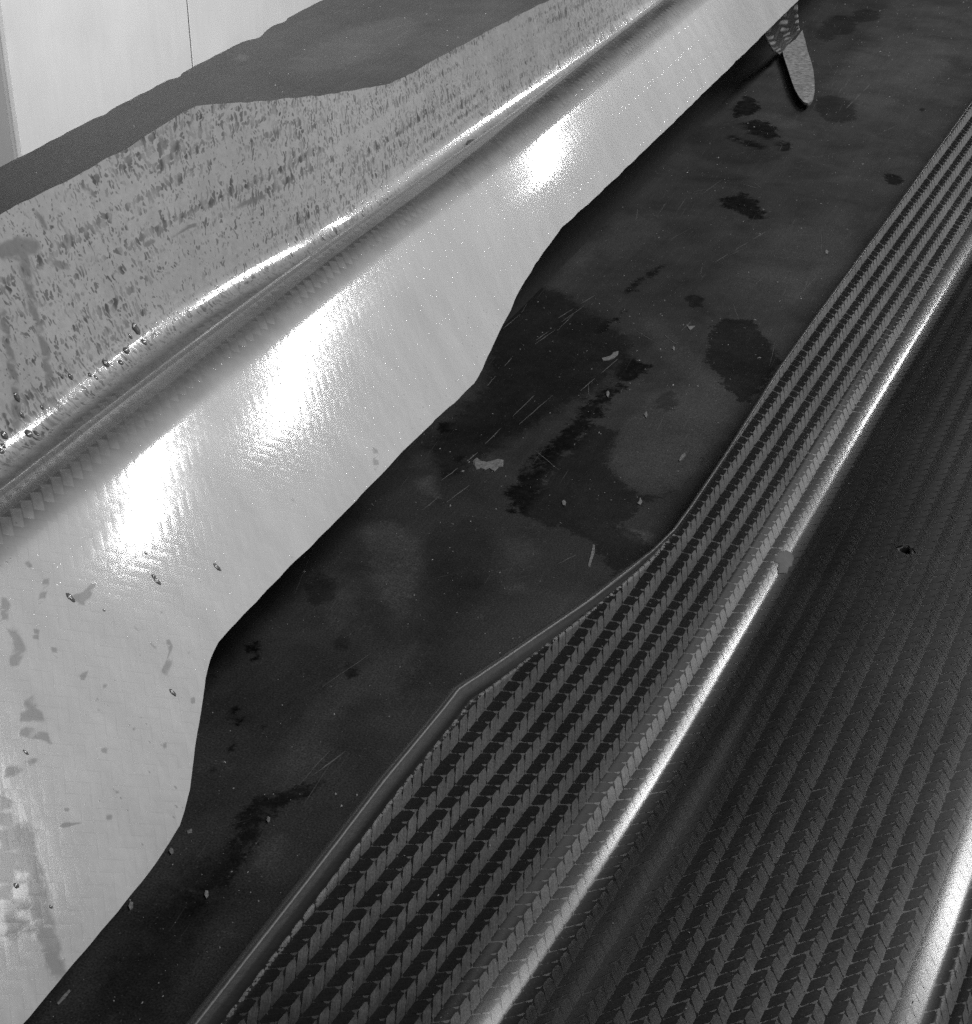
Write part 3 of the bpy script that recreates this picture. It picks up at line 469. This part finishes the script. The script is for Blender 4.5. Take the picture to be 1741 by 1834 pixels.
wpart("backing", .40, 2.30, -1.0, -.9765, M_gap, 0)

# ---------------------------------------------------------------- the bench: a dark slab with a chipped back edge
bench = thing("workbench", "dark worn workbench top with dust, stains and scratches", "workbench", (0, 1.0, 0))
def poly_sd(px, py, poly):
    q = np.array(poly); n = len(q); d = np.full(px.shape, 1e9); ins = np.zeros(px.shape, bool)
    for i in range(n):
        a, b = q[i], q[(i + 1) % n]; e = b - a; wx, wy = px - a[0], py - a[1]
        t = np.clip((wx * e[0] + wy * e[1]) / max(e @ e, 1e-12), 0, 1)
        d = np.minimum(d, np.hypot(wx - e[0] * t, wy - e[1] * t))
        if abs(e[1]) > 1e-12:
            c = ((a[1] > py) != (b[1] > py)) & (px < e[0] * (py - a[1]) / e[1] + a[0]); ins ^= c
    return np.where(ins, -d, d)
UNIT = .006
def field(prims, X, Y):
    """strongest stain or painted shade at each point: distance inside its outline, strength, edge softness, raggedness"""
    f = np.full(X.shape, -2.); w = np.zeros(X.shape); sf = np.full(X.shape, .1); ra = np.full(X.shape, .2); best = np.full(X.shape, -9.)
    for wt, soft, poly in prims:
        q = np.array(poly); r = 3 * soft + .014
        k = (X > q[:, 0].min() - r) & (X < q[:, 0].max() + r) & (Y > q[:, 1].min() - r) & (Y < q[:, 1].max() + r)
        if not k.any(): continue
        v = np.clip(-poly_sd(X[k], Y[k], poly) / UNIT, -2, 3)
        area = abs(np.sum(q[:, 0] * np.roll(q[:, 1], -1) - q[:, 1] * np.roll(q[:, 0], -1))) / 2
        rg = min(.9, max(.10, .55 * math.sqrt(area / math.pi) / UNIT))
        sc = np.where(v > -.5, wt * np.clip(v / (soft / UNIT + .2) + .5, 0, 1) + 1e-3 * v, v - 1)
        b = sc > best[k]
        for arr, val in ((f, v), (w, wt), (sf, soft / UNIT), (ra, rg), (best, sc)):
            t_ = arr[k]; t_[b] = val[b] if isinstance(val, np.ndarray) else val; arr[k] = t_
    return f, w, sf, ra
xs = np.concatenate([np.linspace(0, 1, 310)]); ys = np.concatenate([np.arange(-.3, .2, .05), np.arange(.2, 1.75, .003), np.arange(1.75, 3.0, .05)])
# back edge line of the bench, with small chips
def back_edge(y):
    e = -.701 - .0177 * (y - .824) / .45 * 1.0
    nz = np.interp(y, np.arange(-.5, 3.2, .004), np.convolve(RNG.normal(0, .0006, 926), np.ones(3) / 3, 'same')[:len(np.arange(-.5, 3.2, .004))])
    for cy_, cw, cd in ((1.035, .006, .003), (1.152, .010, .0045), (1.16, .02, .002), (1.30, .008, .002), (.94, .006, .0015), (1.20, .008, .0025)):
        nz = nz + cd * np.exp(-((y - cy_) / cw) ** 2)
    return e + nz
be = back_edge(ys)
X = be[:, None] + (0.75 - be[:, None]) * xs[None, :] ** 1.15; Yg = np.repeat(ys[:, None], len(xs), 1)
Z = 0 * X
fd, wd, sd_, rd = field(DARK, X, Yg); fl_, wl, sl_, rl_ = field(LIGHT, X, Yg)
verts = np.stack([X, Yg - 1.0, Z], -1).reshape(-1, 3); F = grid_faces(*X.shape)
top = new_mesh("bench_top", verts, F, M_bench, bench, attrs=dict(dark=fd, dark_w=wd, dark_s=sd_, dark_r=rd, light=fl_, light_w=wl, light_s=sl_, light_r=rl_))
# the slab's back and underside
n = len(ys)
sv = [(be[i], ys[i] - 1, 0) for i in range(n)] + [(be[i] - .0006, ys[i] - 1, -.035) for i in range(n)] + [(.75, ys[i] - 1, -.035) for i in range(n)] + [(.75, ys[i] - 1, 0) for i in range(n)]
sf = []
for i in range(n - 1):
    for k in range(3): sf.append((k * n + i, k * n + i + 1, (k + 1) * n + i + 1, (k + 1) * n + i))
sf += [(0, n, 2 * n, 3 * n), (n - 1, 4 * n - 1, 3 * n - 1, 2 * n - 1)]
new_mesh("slab_edge", sv, sf, M_bench, bench, smooth=False)
# pale rubbed scratches
def strip(p0, p1, w, z, segs=6, jit=.0):
    p0, p1 = np.array(p0), np.array(p1); d = p1 - p0; nrm = np.array([-d[1], d[0]]) / np.hypot(*d)
    v = []; f = []
    for i in range(segs + 1):
        t = i / segs; c = p0 + d * t + nrm * RNG.normal(0, jit); ww = w * (.35 + .65 * math.sin(math.pi * min(max(t, .04), .96))) * RNG.uniform(.5, 1.2)
        v += [(*(c + nrm * ww), z), (*(c - nrm * ww), z)]
        if i: f.append((2 * i - 2, 2 * i - 1, 2 * i + 1, 2 * i))
    return v, f
V, Fc = [], []
def add(vf):
    o = len(V); V.extend(vf[0]); Fc.extend([tuple(k + o for k in f) for f in vf[1]])
for a, b in SCRATCHES:
    a, b = np.array(a), np.array(b); L = np.hypot(*(b - a)); k = max(1, int(L / .02))
    for i in range(k):
        if RNG.random() < .8: add(strip(a + (b - a) * i / k, a + (b - a) * (i + RNG.uniform(.4, .95)) / k, .00022, .00012, 5, .0001))
for i in range(70):
    c = np.array([RNG.uniform(-.42, -.18), RNG.uniform(.3, 1.3)]); a = RNG.normal(1.5, .5); L = RNG.uniform(.006, .035)
    add(strip(c, c + L * np.array([math.cos(a), math.sin(a)]), .00012, .00012, 4, .0001))
V = [(x, y - 1, z) for x, y, z in V]
sc = new_mesh("scratch_marks", V, Fc, M_scr, bench, smooth=False); sc["kind"] = "stuff"

# ---------------------------------------------------------------- left skirt
def thin(a):
    a = np.unique(a); o = [a[0]]
    for v in a[1:]:
        if v - o[-1] > .0012: o.append(v)
    return np.array(o)
def interp(t, y): a = np.array(t); return np.interp(y, a[:, 0], a[:, 1])
ys_l = thin(np.concatenate([np.arange(.06, 1.9, .004), [a for a, _ in L_flange], [a for a, _ in L_face]]))
gx, cxx = np.interp(ys_l, gut_y, gut_x), np.interp(ys_l, crest_y, crest_x)
wl_ = -interp(L_flange, ys_l); bl = interp(L_face, ys_l)
rag = np.convolve(RNG.normal(0, .00035, len(ys_l)), [.25, .5, .25], 'same')
rows = []; svals = []; flg = []
G_END = .016
for k, y in enumerate(ys_l):
    r = []; sv_ = []; fg = []
    for s in np.concatenate([np.linspace(-wl_[k] - rag[k], -.012, 24), np.linspace(-.011, G_END, 28)]):
        r.append((gx[k] + np.interp(s, LF[0], LF[1]), y, L_GUT_Z + np.interp(s, LF[0], LF[2]))); sv_.append(s); fg.append(1.0 if s < .004 else max(0, 1 - (s - .004) / .004))
    p = np.array(r[-1]); s0 = -.007
    q = np.array((cxx[k] + np.interp(s0, LR[0], LR[1]), y, L_CREST_Z + np.interp(s0, LR[0], LR[2])))
    for t in (.25, .5, .75):                                     # gutter floor up to the shoulder, out of sight behind it
        m = p * (1 - t) + q * t; m[2] -= .002 * math.sin(math.pi * t); r.append(tuple(m)); sv_.append(G_END + .01 * t); fg.append(0)
    for s in np.concatenate([np.linspace(s0, .05, 46), np.linspace(.0525, bl[k] + rag[-k - 1] * .6, 26)]):
        r.append((cxx[k] + np.interp(s, LR[0], LR[1]), y, L_CREST_Z + np.interp(s, LR[0], LR[2]))); sv_.append(.035 + s); fg.append(0)
    rows.append(r); svals.append(sv_); flg.append(fg)
R = np.array(rows); SV = np.array(svals); FG = np.array(flg); YY = np.repeat(ys_l[:, None], R.shape[1], 1)
# runs of liquid: (y, s) polylines on flange (s<0.01) and face (s offset .035)
RUNS = RUNS + [([(y_, s_), (y_ - l_ * .85, s_ + l_)], w_) for y_, s_, l_, w_ in [(RNG.uniform(.24, .36), RNG.uniform(.075, .135), RNG.uniform(.0008, .004), RNG.uniform(.0004, .0008)) for _ in range(50)]]
run = np.full(YY.shape, -1.0)
for pl, wd_ in RUNS:
    for a, b in zip(pl[:-1], pl[1:]):
        a, b = np.array(a), np.array(b); e = b - a
        t = np.clip(((YY - a[0]) * e[0] + (SV - a[1]) * e[1]) / (e @ e), 0, 1)
        run = np.maximum(run, 1 - np.hypot(YY - a[0] - e[0] * t, SV - a[1] - e[1] * t) / (2 * wd_))
left = thing("carbon_skirt", "satin pale grey moulded skirt with bright glare, standing along the back of the bench", "car skirt", (-.3, .8, 0), "moulded skirts lying on the bench")
off = np.array([-.3, .8, 0])
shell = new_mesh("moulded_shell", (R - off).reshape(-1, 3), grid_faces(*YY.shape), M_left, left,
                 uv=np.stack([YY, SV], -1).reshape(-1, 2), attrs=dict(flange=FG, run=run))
so = shell.modifiers.new("thickness", 'SOLIDIFY'); so.thickness = .0012; so.offset = -1; shell.data.materials.append(M_edge); so.material_offset_rim = 1; es = shell.modifiers.new('crisp_rim', 'EDGE_SPLIT'); es.split_angle = math.radians(55)
def lpt(y, s):
    return np.array((np.interp(y, crest_y, crest_x) + np.interp(s, LR[0], LR[1]), y, L_CREST_Z + np.interp(s, LR[0], LR[2])))
def gpt(y, s):
    return np.array((np.interp(y, gut_y, gut_x) + np.interp(s, LF[0], LF[1]), y, L_GUT_Z + np.interp(s, LF[0], LF[2])))

def blob(name, c, nrm, along, a, b, h, mat, parent=None, seed=0, jag=.12):
    """a low domed drop lying on a surface"""
    rr = random.Random(seed); nrm = Vector(nrm).normalized(); t = Vector(along); t = (t - nrm * t.dot(nrm)).normalized(); u = nrm.cross(t)
    n_, v, f = 16, [], []
    wob = [1 + rr.uniform(-jag, jag) for _ in range(n_)]
    for ri, (rad, hh) in enumerate(((1, -.15), (.92, .35), (.7, .75), (.35, .97))):
        for i in range(n_):
            th = 2 * math.pi * i / n_; v.append(Vector(c) + t * (a * rad * wob[i] * math.cos(th)) + u * (b * rad * wob[i] * math.sin(th)) + nrm * (h * hh))
    v.append(Vector(c) + nrm * h)
    for ri in range(3):
        for i in range(n_): f.append((ri * n_ + i, ri * n_ + (i + 1) % n_, (ri + 1) * n_ + (i + 1) % n_, (ri + 1) * n_ + i))
    for i in range(n_): f.append((3 * n_ + i, 3 * n_ + (i + 1) % n_, 4 * n_))
    return v, f
def sub(v, o): return [tuple(Vector(p) - Vector(o)) for p in v]
_c, _d = gpt(.748, .004), gpt(.748, .005) - gpt(.748, .004)
bv, bf = blob("resin_blob", _c, (-_d[2], 0, _d[0]), (0, 1, 0), .0052, .0042, .0007, M_blob, seed=3)
new_mesh("resin_blob", sub(bv, off), bf, M_blob, left)

# unseen block added beneath the skirt to stop light leaking under it
yy = np.arange(.08, 1.9, .04); cr = np.interp(yy, crest_y, crest_x); m = len(yy)
rv = []
for dxr, zz in ((-.020, 0), (-.020, .072), (.012, .072), (.012, 0)): rv += [(cr[i] + dxr, yy[i], zz) for i in range(m)]
rf_ = [(k * m + i, k * m + i + 1, ((k + 1) % 4) * m + i + 1, ((k + 1) % 4) * m + i) for k in range(4) for i in range(m - 1)] + [(0, m, 2 * m, 3 * m), (m - 1, 4 * m - 1, 3 * m - 1, 2 * m - 1)]
new_mesh("light_block", sub(rv, off), rf_, M_edge, left, smooth=False)
# the mounting tab under the far front edge: a woven collar and a round-ended tongue
TON = np.array(TONGUE); c = TON.mean(0)
nT = len(TON)
tz = lambda y: .0055
tv = [(x, y, tz(y)) for x, y in TON] + [(x, y, tz(y) - .0016) for x, y in TON]
tf = [tuple(range(nT)), tuple(range(2 * nT - 1, nT - 1, -1))] + [(i, nT + i, nT + (i + 1) % nT, (i + 1) % nT) for i in range(nT)]
tab = new_mesh("mounting_tab", sub(tv, off), tf, M_tongue, left, smooth=False)
bm = bmesh.new(); bm.from_mesh(tab.data); bmesh.ops.recalc_face_normals(bm, faces=bm.faces[:]); bm.to_mesh(tab.data); bm.free()
nu, nv = 61, 49; cv = []; cuv = []; ch = []
A0, A1, B0, B1 = [np.array(p) for p in COLLAR]                  # upper left, upper right, lower left, lower right
for i in range(nu):
    u = i / (nu - 1)
    for j in range(nv):
        w = j / (nv - 1); p = (A0 * (1 - w) + A1 * w) * (1 - u) + (B0 * (1 - w) + B1 * w) * u
        p[2] += -.004 * math.sin(math.pi * u)
        a, b = u * 6.2 + w * 4.2, u * 6.2 - w * 4.2; up_ = (math.floor(a) - math.floor(b)) % 4 < 2; f_ = (b if up_ else a) % 1 - .5
        p[2] += .0016 * (.5 - 2.4 * f_ * f_) * (1 if up_ else .55) + .0004 * math.sin(17 * u + 5 * w)
        cv.append(p); cuv.append((u * .02, w * .02)); ch.append((1.0 if up_ else .35) * max(0, 1 - 5.2 * f_ * f_) * (.75 + .25 * math.sin(17 * u + 5 * w)))
col_ = new_mesh("woven_collar", sub([tuple(p) for p in cv], off), grid_faces(nu, nv), M_collar, tab, uv=cuv, attrs=dict(tow=ch))
so = col_.modifiers.new("thickness", 'SOLIDIFY'); so.thickness = .001; so.offset = -1

# drops of liquid caught in the gutter and on the face
V, Fc = [], []
for i in range(22):
    y = RNG.uniform(.36, .50) if i < 22 else RNG.uniform(.5, .95); s = RNG.normal(-.003, .0035) if i % 3 else RNG.normal(-.012, .006)
    P0, P1 = gpt(y, s), gpt(y, s + .001); t = P1 - P0; nn = np.array([-t[2], 0, t[0]]) ; nn = nn / np.linalg.norm(nn); nn = nn if nn[2] > 0 else -nn
    r0 = RNG.uniform(.0006, .0016) * (1 if y < .5 else .6); add(blob("d", P0, nn, t, r0 * RNG.uniform(1, 1.8), r0, r0 * .4, None, seed=i))
for i in range(12):
    y = .24 + .17 * RNG.random() ** 1.3; s = RNG.uniform(.045, np.interp(y, ys_l, bl) - .010)
    P0, P1 = lpt(y, s), lpt(y, s + .001); t = P1 - P0; nn = np.array([-t[2], 0, t[0]]); nn = nn / np.linalg.norm(nn); nn = nn if nn[2] > 0 else -nn
    r0 = RNG.uniform(.0003, .0009); add(blob("d", P0, nn, t, r0 * RNG.uniform(1, 2.4), r0, r0 * .3, None, seed=i))
V = sub(V, off)
dr = new_mesh("liquid_drops", V, Fc, M_water, left); dr["kind"] = "stuff"

# ---------------------------------------------------------------- right skirt
right = thing("carbon_skirt", "dark twill weave carbon skirt with long bright ridge, lying nearest on the bench", "car skirt", (-.1, .8, 0), "moulded skirts lying on the bench")
offr = np.array([-.1, .8, 0])
def rsurf(Y, S, lift=0.0):
    Y, S = np.asarray(Y, float), np.asarray(S, float)
    dx = (np.interp(S + 2e-4, RP[0], RP[1]) - np.interp(S - 2e-4, RP[0], RP[1])); dz = (np.interp(S + 2e-4, RP[0], RP[2]) - np.interp(S - 2e-4, RP[0], RP[2]))
    L = np.hypot(dx, dz)
    return np.stack([np.interp(Y, line_y, line_x) + np.interp(S, RP[0], RP[1]) - dz / L * lift, Y + 0 * S, R_Z + np.interp(S, RP[0], RP[2]) + dx / L * lift], -1)
ys_r = thin(np.concatenate([np.arange(.02, 1.5, .004), [a for a, _ in R_flange]]))
wr = -interp(R_flange, ys_r); S_END = .128
HOLE_R = .0021
ragr = np.convolve(RNG.normal(0, .0003, len(ys_r)), [.25, .5, .25], 'same')
def margin(y): return np.interp(y, [.0, .36, .40, .45, .52, .6], [.0052, .0050, .0040, .0024, .0006, .0004])
SR = np.stack([np.concatenate([np.linspace(-wr[k], -wr[k] + .006, 10)[:-1], np.linspace(-wr[k] + .006, -.012, 16), np.linspace(-.011, .036, 46), np.linspace(.037, S_END, 44)]) for k in range(len(ys_r))])
YR = np.repeat(ys_r[:, None], SR.shape[1], 1)
edge_t = SR + wr[:, None]                                     # distance in from the flange edge
mg = margin(YR)
lip = .0008 * np.exp(-((edge_t - .0007) / .0006) ** 2) * np.clip((mg - .0008) / .003, 0, 1)   # raised resin lip along the wide end
roll = -.0030 * np.exp(-edge_t / .0012) * np.clip((mg - .001) / .003, 0, 1) * (edge_t < .004)
B = rsurf(YR, SR, -.00035)
dx = np.gradient(B, axis=1); nn = np.stack([-dx[..., 2], 0 * dx[..., 0], dx[..., 0]], -1); nn /= np.linalg.norm(nn, axis=-1, keepdims=True)
B = B + nn * (lip + roll)[..., None]
Fr = grid_faces(*YR.shape)
yc = YR.ravel()[Fr].mean(1); scn = SR.ravel()[Fr].mean(1)
hb = (np.abs(yc - HOLE_Y) < .007) & (np.abs(scn - HOLE_S) < .005)
keep = ~hb
idx = np.where(edge_t.ravel()[Fr].mean(1) < np.where(mg.ravel()[Fr].mean(1) > .0018, .0014, .0008), 1, 0)
base_r = new_mesh("resin_shell", (B - offr).reshape(-1, 3), Fr[keep], [M_resin, M_lip], right, uv=np.stack([YR, SR], -1).reshape(-1, 2), mat_idx=idx[keep])
so = base_r.modifiers.new("thickness", 'SOLIDIFY'); so.thickness = .0014; so.offset = -1
# the drilled hole: a patch of shell from the removed square to the hole's rim, and the wall of the hole
fh = Fr[hb]; y0, y1 = YR.ravel()[fh].min(), YR.ravel()[fh].max(); s0, s1 = SR.ravel()[fh].min(), SR.ravel()[fh].max()
hv, hf = [], []; K = 48
for i in range(K):
    th = 2 * math.pi * i / K; cy_, sy_ = math.cos(th), math.sin(th)
    hy, hs = (y1 - y0) / 2, (s1 - s0) / 2; t = min(hy / max(abs(cy_), 1e-9), hs / max(abs(sy_), 1e-9)); my, ms = (y0 + y1) / 2, (s0 + s1) / 2
    e = 1 + .10 * math.sin(3 * th + 1) + .05 * math.sin(7 * th)
    hv += [rsurf(my + cy_ * t * 1.02, ms + sy_ * t * 1.02, -.0004), rsurf(HOLE_Y + cy_ * HOLE_R * 1.6 * e, HOLE_S + sy_ * HOLE_R * 1.35 * e, -.0003), rsurf(HOLE_Y + cy_ * HOLE_R * e * 1.15, HOLE_S + sy_ * HOLE_R * e, -.0002), rsurf(HOLE_Y + cy_ * HOLE_R * e * 1.15, HOLE_S + sy_ * HOLE_R * e, -.004)]
for i in range(K):
    j = (i + 1) % K
    for r_ in range(3): hf.append((4 * i + r_, 4 * i + r_ + 1, 4 * j + r_ + 1, 4 * j + r_))
new_mesh("drilled_hole", np.array(hv) - offr, hf, [M_resin, M_black], right, mat_idx=[0, 0, 1] * K)

# the cloth itself: every tow of the 2x2 twill is a ribbon that goes over two and under two
PITCH = .0038; q2 = math.sqrt(2) * PITCH
SHEAR = .70
def cloth(family):
    vs_, us_, fs_, ns_, ac_ = [], [], [], [], []; base = 0
    ymin, ymax, smin, smax = .16, 1.42, -.075 / SHEAR, (S_END - .001) / SHEAR
    # a=(y+s)/q2 , b=(y-s)/q2
    ia0, ia1 = int((ymin + smin) / q2) - 1, int((ymax + smax) / q2) + 1
    ib0, ib1 = int((ymin - smax) / q2) - 1, int((ymax - smin) / q2) + 1
    SUB = 4
    rng_i = range(ia0, ia1) if family == 0 else range(ib0, ib1)
    lo, hi = (ib0, ib1) if family == 0 else (ia0, ia1)
    t = np.arange(lo, hi + 1e-6, 1 / SUB)
    for i in rng_i:
        ph = (i - t) if family == 0 else (t - i)
        # warp on top where floor(a)-floor(b) mod 4 in (0,1)
        if family == 0: w_ = np.cos(2 * math.pi * ((t - i - .0) / 4)); 
        else: w_ = -np.cos(2 * math.pi * ((i - t) / 4 + 0.0))
        w_ = np.sign(w_) * np.abs(w_) ** .6
        jit = RNG.normal(0, .018); wid = .485 + RNG.normal(0, .012)
        quadw = (-wid, -.30, 0, .30, wid); dome = (-.75, .30, .55, .30, -.75)
        rowp = []; sink = []
        for k, c in enumerate(quadw):
            if family == 0: a_, b_ = i + .5 + jit + c + 0 * t, t
            else: a_, b_ = t, i + .5 + jit + c + 0 * t
            Y, S = (a_ + b_) * q2 / 2, (a_ - b_) * q2 / 2 * SHEAR
            S = np.maximum(S, interp(R_flange, Y) + margin(Y) - .0016 * np.clip((margin(Y) - .0012) / .001, 0, 1))
            H = (w_ * 1.0 + dome[k] * .55) * .00006 + .00001
            e_ = S - interp(R_flange, Y) - margin(Y)
            H = H - .0011 * np.clip(1 - (e_ + .0002 * dome[k]) / .0011, 0, 1.6) ** 1.5 * np.clip((margin(Y) - .0010) / .001, 0, 1) 
            rowp.append((Y, S, H))
        Y = np.stack([r[0] for r in rowp], 1); S = np.stack([r[1] for r in rowp], 1); H = np.stack([r[2] for r in rowp], 1)
        wv = -interp(R_flange, Y.mean(1)); mgn = margin(Y.mean(1)) * RNG.uniform(.92, 1.08, len(t))
        sc_ = S.mean(1); yc_ = Y.mean(1)
        ok = (sc_ > -wv + mgn - .0034) & (sc_ < S_END - .001) & (yc_ > ymin) & (yc_ < ymax) & (np.hypot((yc_ - HOLE_Y) / 1.15, sc_ - HOLE_S) > HOLE_R * 1.35)
        if ok.sum() < 2: continue
        # drop parts no eye reaches: keep all (other views)
        P = rsurf(Y, S, 0) ; N1 = rsurf(Y, S, 1e-3) - P; P = P + N1 * (H / 1e-3)[..., None]
        n_ = len(t); vs_.append(P.reshape(-1, 3)); ns_.append((N1 / 1e-3).reshape(-1, 3)); T_ = np.gradient(P, axis=0); ac_.append(np.cross(N1.reshape(-1, 3), T_.reshape(-1, 3))); us_.append(np.stack([(i + np.array(quadw)[None, :] + 0 * Y) * PITCH, (t[:, None] + 0 * Y) * PITCH], -1).reshape(-1, 2))
        g = np.where(ok[:-1] & ok[1:])[0]
        for c in range(4):
            a0 = base + g * 5 + c
            fs_.append(np.stack([a0, a0 + 1, a0 + 6, a0 + 5], 1))
        base += n_ * 5
    return np.concatenate(vs_), np.concatenate(us_), np.concatenate(fs_), np.concatenate(ns_), np.concatenate(ac_)
for fam, nm, mt in ((0, "warp_tows", M_warp), (1, "weft_tows", M_weft)):
    v, u, f, sk, ac = cloth(fam); ac /= np.linalg.norm(ac, axis=1, keepdims=True) + 1e-12
    used = np.unique(f); remap = np.full(len(v), -1); remap[used] = np.arange(len(used))
    o = new_mesh(nm, v[used] - offr, remap[f][:, ::-1] if fam else remap[f], mt, right, uv=u[used]); o["kind"] = "stuff"
    at = o.data.attributes.new("skin", 'FLOAT_VECTOR', 'POINT'); at.data.foreach_set("vector", sk[used].astype(np.float32).ravel())
    at = o.data.attributes.new("across", 'FLOAT_VECTOR', 'POINT'); at.data.foreach_set("vector", ac[used].astype(np.float32).ravel())
c0 = rsurf(BLOB[0], BLOB[1] + .0015, .0003); c1 = rsurf(BLOB[0], BLOB[1] + .0015, .0013)
bv, bf = blob("resin_blob", c0, c1 - c0, (0, 1, 0), .0070, .0032, .0003, M_blob, seed=5, jag=.32)
new_mesh("resin_blob", sub(bv, offr), bf, M_blob, right)

# ---------------------------------------------------------------- chips and dust lying about
CHIP = {
 'crown': ("crown shaped pale flake with jagged edge beside the round black spot", .0005), 'squiggle': ("thin crooked pale curl above the long dark stain", .0006),
 'rod': ("short straight pale splinter on the light patch left of the dark skirt", .0008), 'triangle': ("tiny triangular white chip above the short straight splinter", .0006),
 'strand': ("long thin pale strand of fibre just above the edge of the woven flange", .0005), 'pebble': ("small white chip at the upper end of the long dark stain", .0006),
 'wedge': ("wedge shaped pale chip near the half-round dusty patch", .0006), 'dot': ("rounded pale grain on the dark patch right of the long stain", .0006),
 'seed': ("lone white grain in the dark lower part of the bench", .0007), 'bead': ("round grey grain touching the notch of the pale skirt", .0007),
 'flake': ("pale oval flake at the pale skirt edge, lower bench", .0006), 'splinter': ("slim grey splinter in the black shade at the bottom", .0004),
 'nib': ("grey oval nib in the middle of the dark lower bench", .0006), 'grain': ("single white grain on the clean upper bench", .0005),
 'star': ("star shaped pale scrap above the dark square stain", .0004), 'tick': ("tiny pale tick mark chip left of the dark square stain", .0004),
 'smudge_chip': ("flat grey scrap beside the lower notch of the pale skirt", .0004)}
NAMES = {'strand': 'fibre_strand', 'squiggle': 'fibre_curl', 'rod': 'splinter', 'splinter': 'splinter', 'crown': 'resin_flake', 'flake': 'resin_flake'}
for k, P in CHIPS.items():
    lab, th = CHIP[k]; P = np.array(P); c = P.mean(0); n_ = len(P); rr = RNG.uniform(.5, .9, n_)
    v = [(*(p - c), .0001) for p in P] + [(*((p - c) * .93), th * r_) for p, r_ in zip(P, rr)]
    f = [tuple(range(n_ - 1, -1, -1)), tuple(range(n_, 2 * n_))] + [(i, (i + 1) % n_, n_ + (i + 1) % n_, n_ + i) for i in range(n_)]
    o = new_mesh(NAMES.get(k, 'chip'), v, f, M_chip, smooth=False); o.location = (c[0], c[1], 0)
    # make the winding outward whatever way the outline runs
    bm = bmesh.new(); bm.from_mesh(o.data); bmesh.ops.recalc_face_normals(bm, faces=bm.faces[:]); bm.to_mesh(o.data); bm.free()
    tag(o, lab, 'chip' if 'strand' not in k else 'strand', "chips and scraps on the bench")
V, Fc = [], []
def speck(p, r):
    k = RNG.integers(4, 6); a0 = RNG.uniform(0, 6.28); st = RNG.uniform(1, 2.2); dr_ = RNG.uniform(0, 3.14)
    v = []
    for i in range(k):
        a = a0 + 6.283 * i / k; x, y = math.cos(a) * r * st, math.sin(a) * r
        v.append((p[0] + x * math.cos(dr_) - y * math.sin(dr_), p[1] + x * math.sin(dr_) + y * math.cos(dr_), p[2] + .00005))
    v.append((p[0], p[1], p[2] + r * 1.1))
    add((v, [(i, (i + 1) % k, k) for i in range(k)]))
for i in range(2600):
    y = RNG.uniform(.25, 1.5); x = RNG.uniform(-.44, -.15)
    speck((x, y, 0), RNG.choice([.00014, .00022, .00032, .0005], p=[.5, .3, .16, .04]))
for i in range(160): speck((RNG.uniform(-.69, -.5), RNG.uniform(.7, 1.5), 0), RNG.choice([.00015, .00025, .0004]))
for i in range(500):
    y = RNG.uniform(.25, 1.1); s = RNG.uniform(-.05, .11); speck(rsurf(y, s, .0002), RNG.choice([.00008, .00013, .0002]))
ds = new_mesh("dust_specks", V, Fc, M_dust, smooth=False); ds["kind"] = "stuff"; ds["label"] = "fine pale dust specks over the bench and dark skirt"

cyc = scene.cycles
cyc.use_denoising = False; cyc.sample_clamp_direct = 40
cyc.max_bounces = 6; cyc.diffuse_bounces = 3; cyc.glossy_bounces = 3; cyc.sample_clamp_indirect = 3
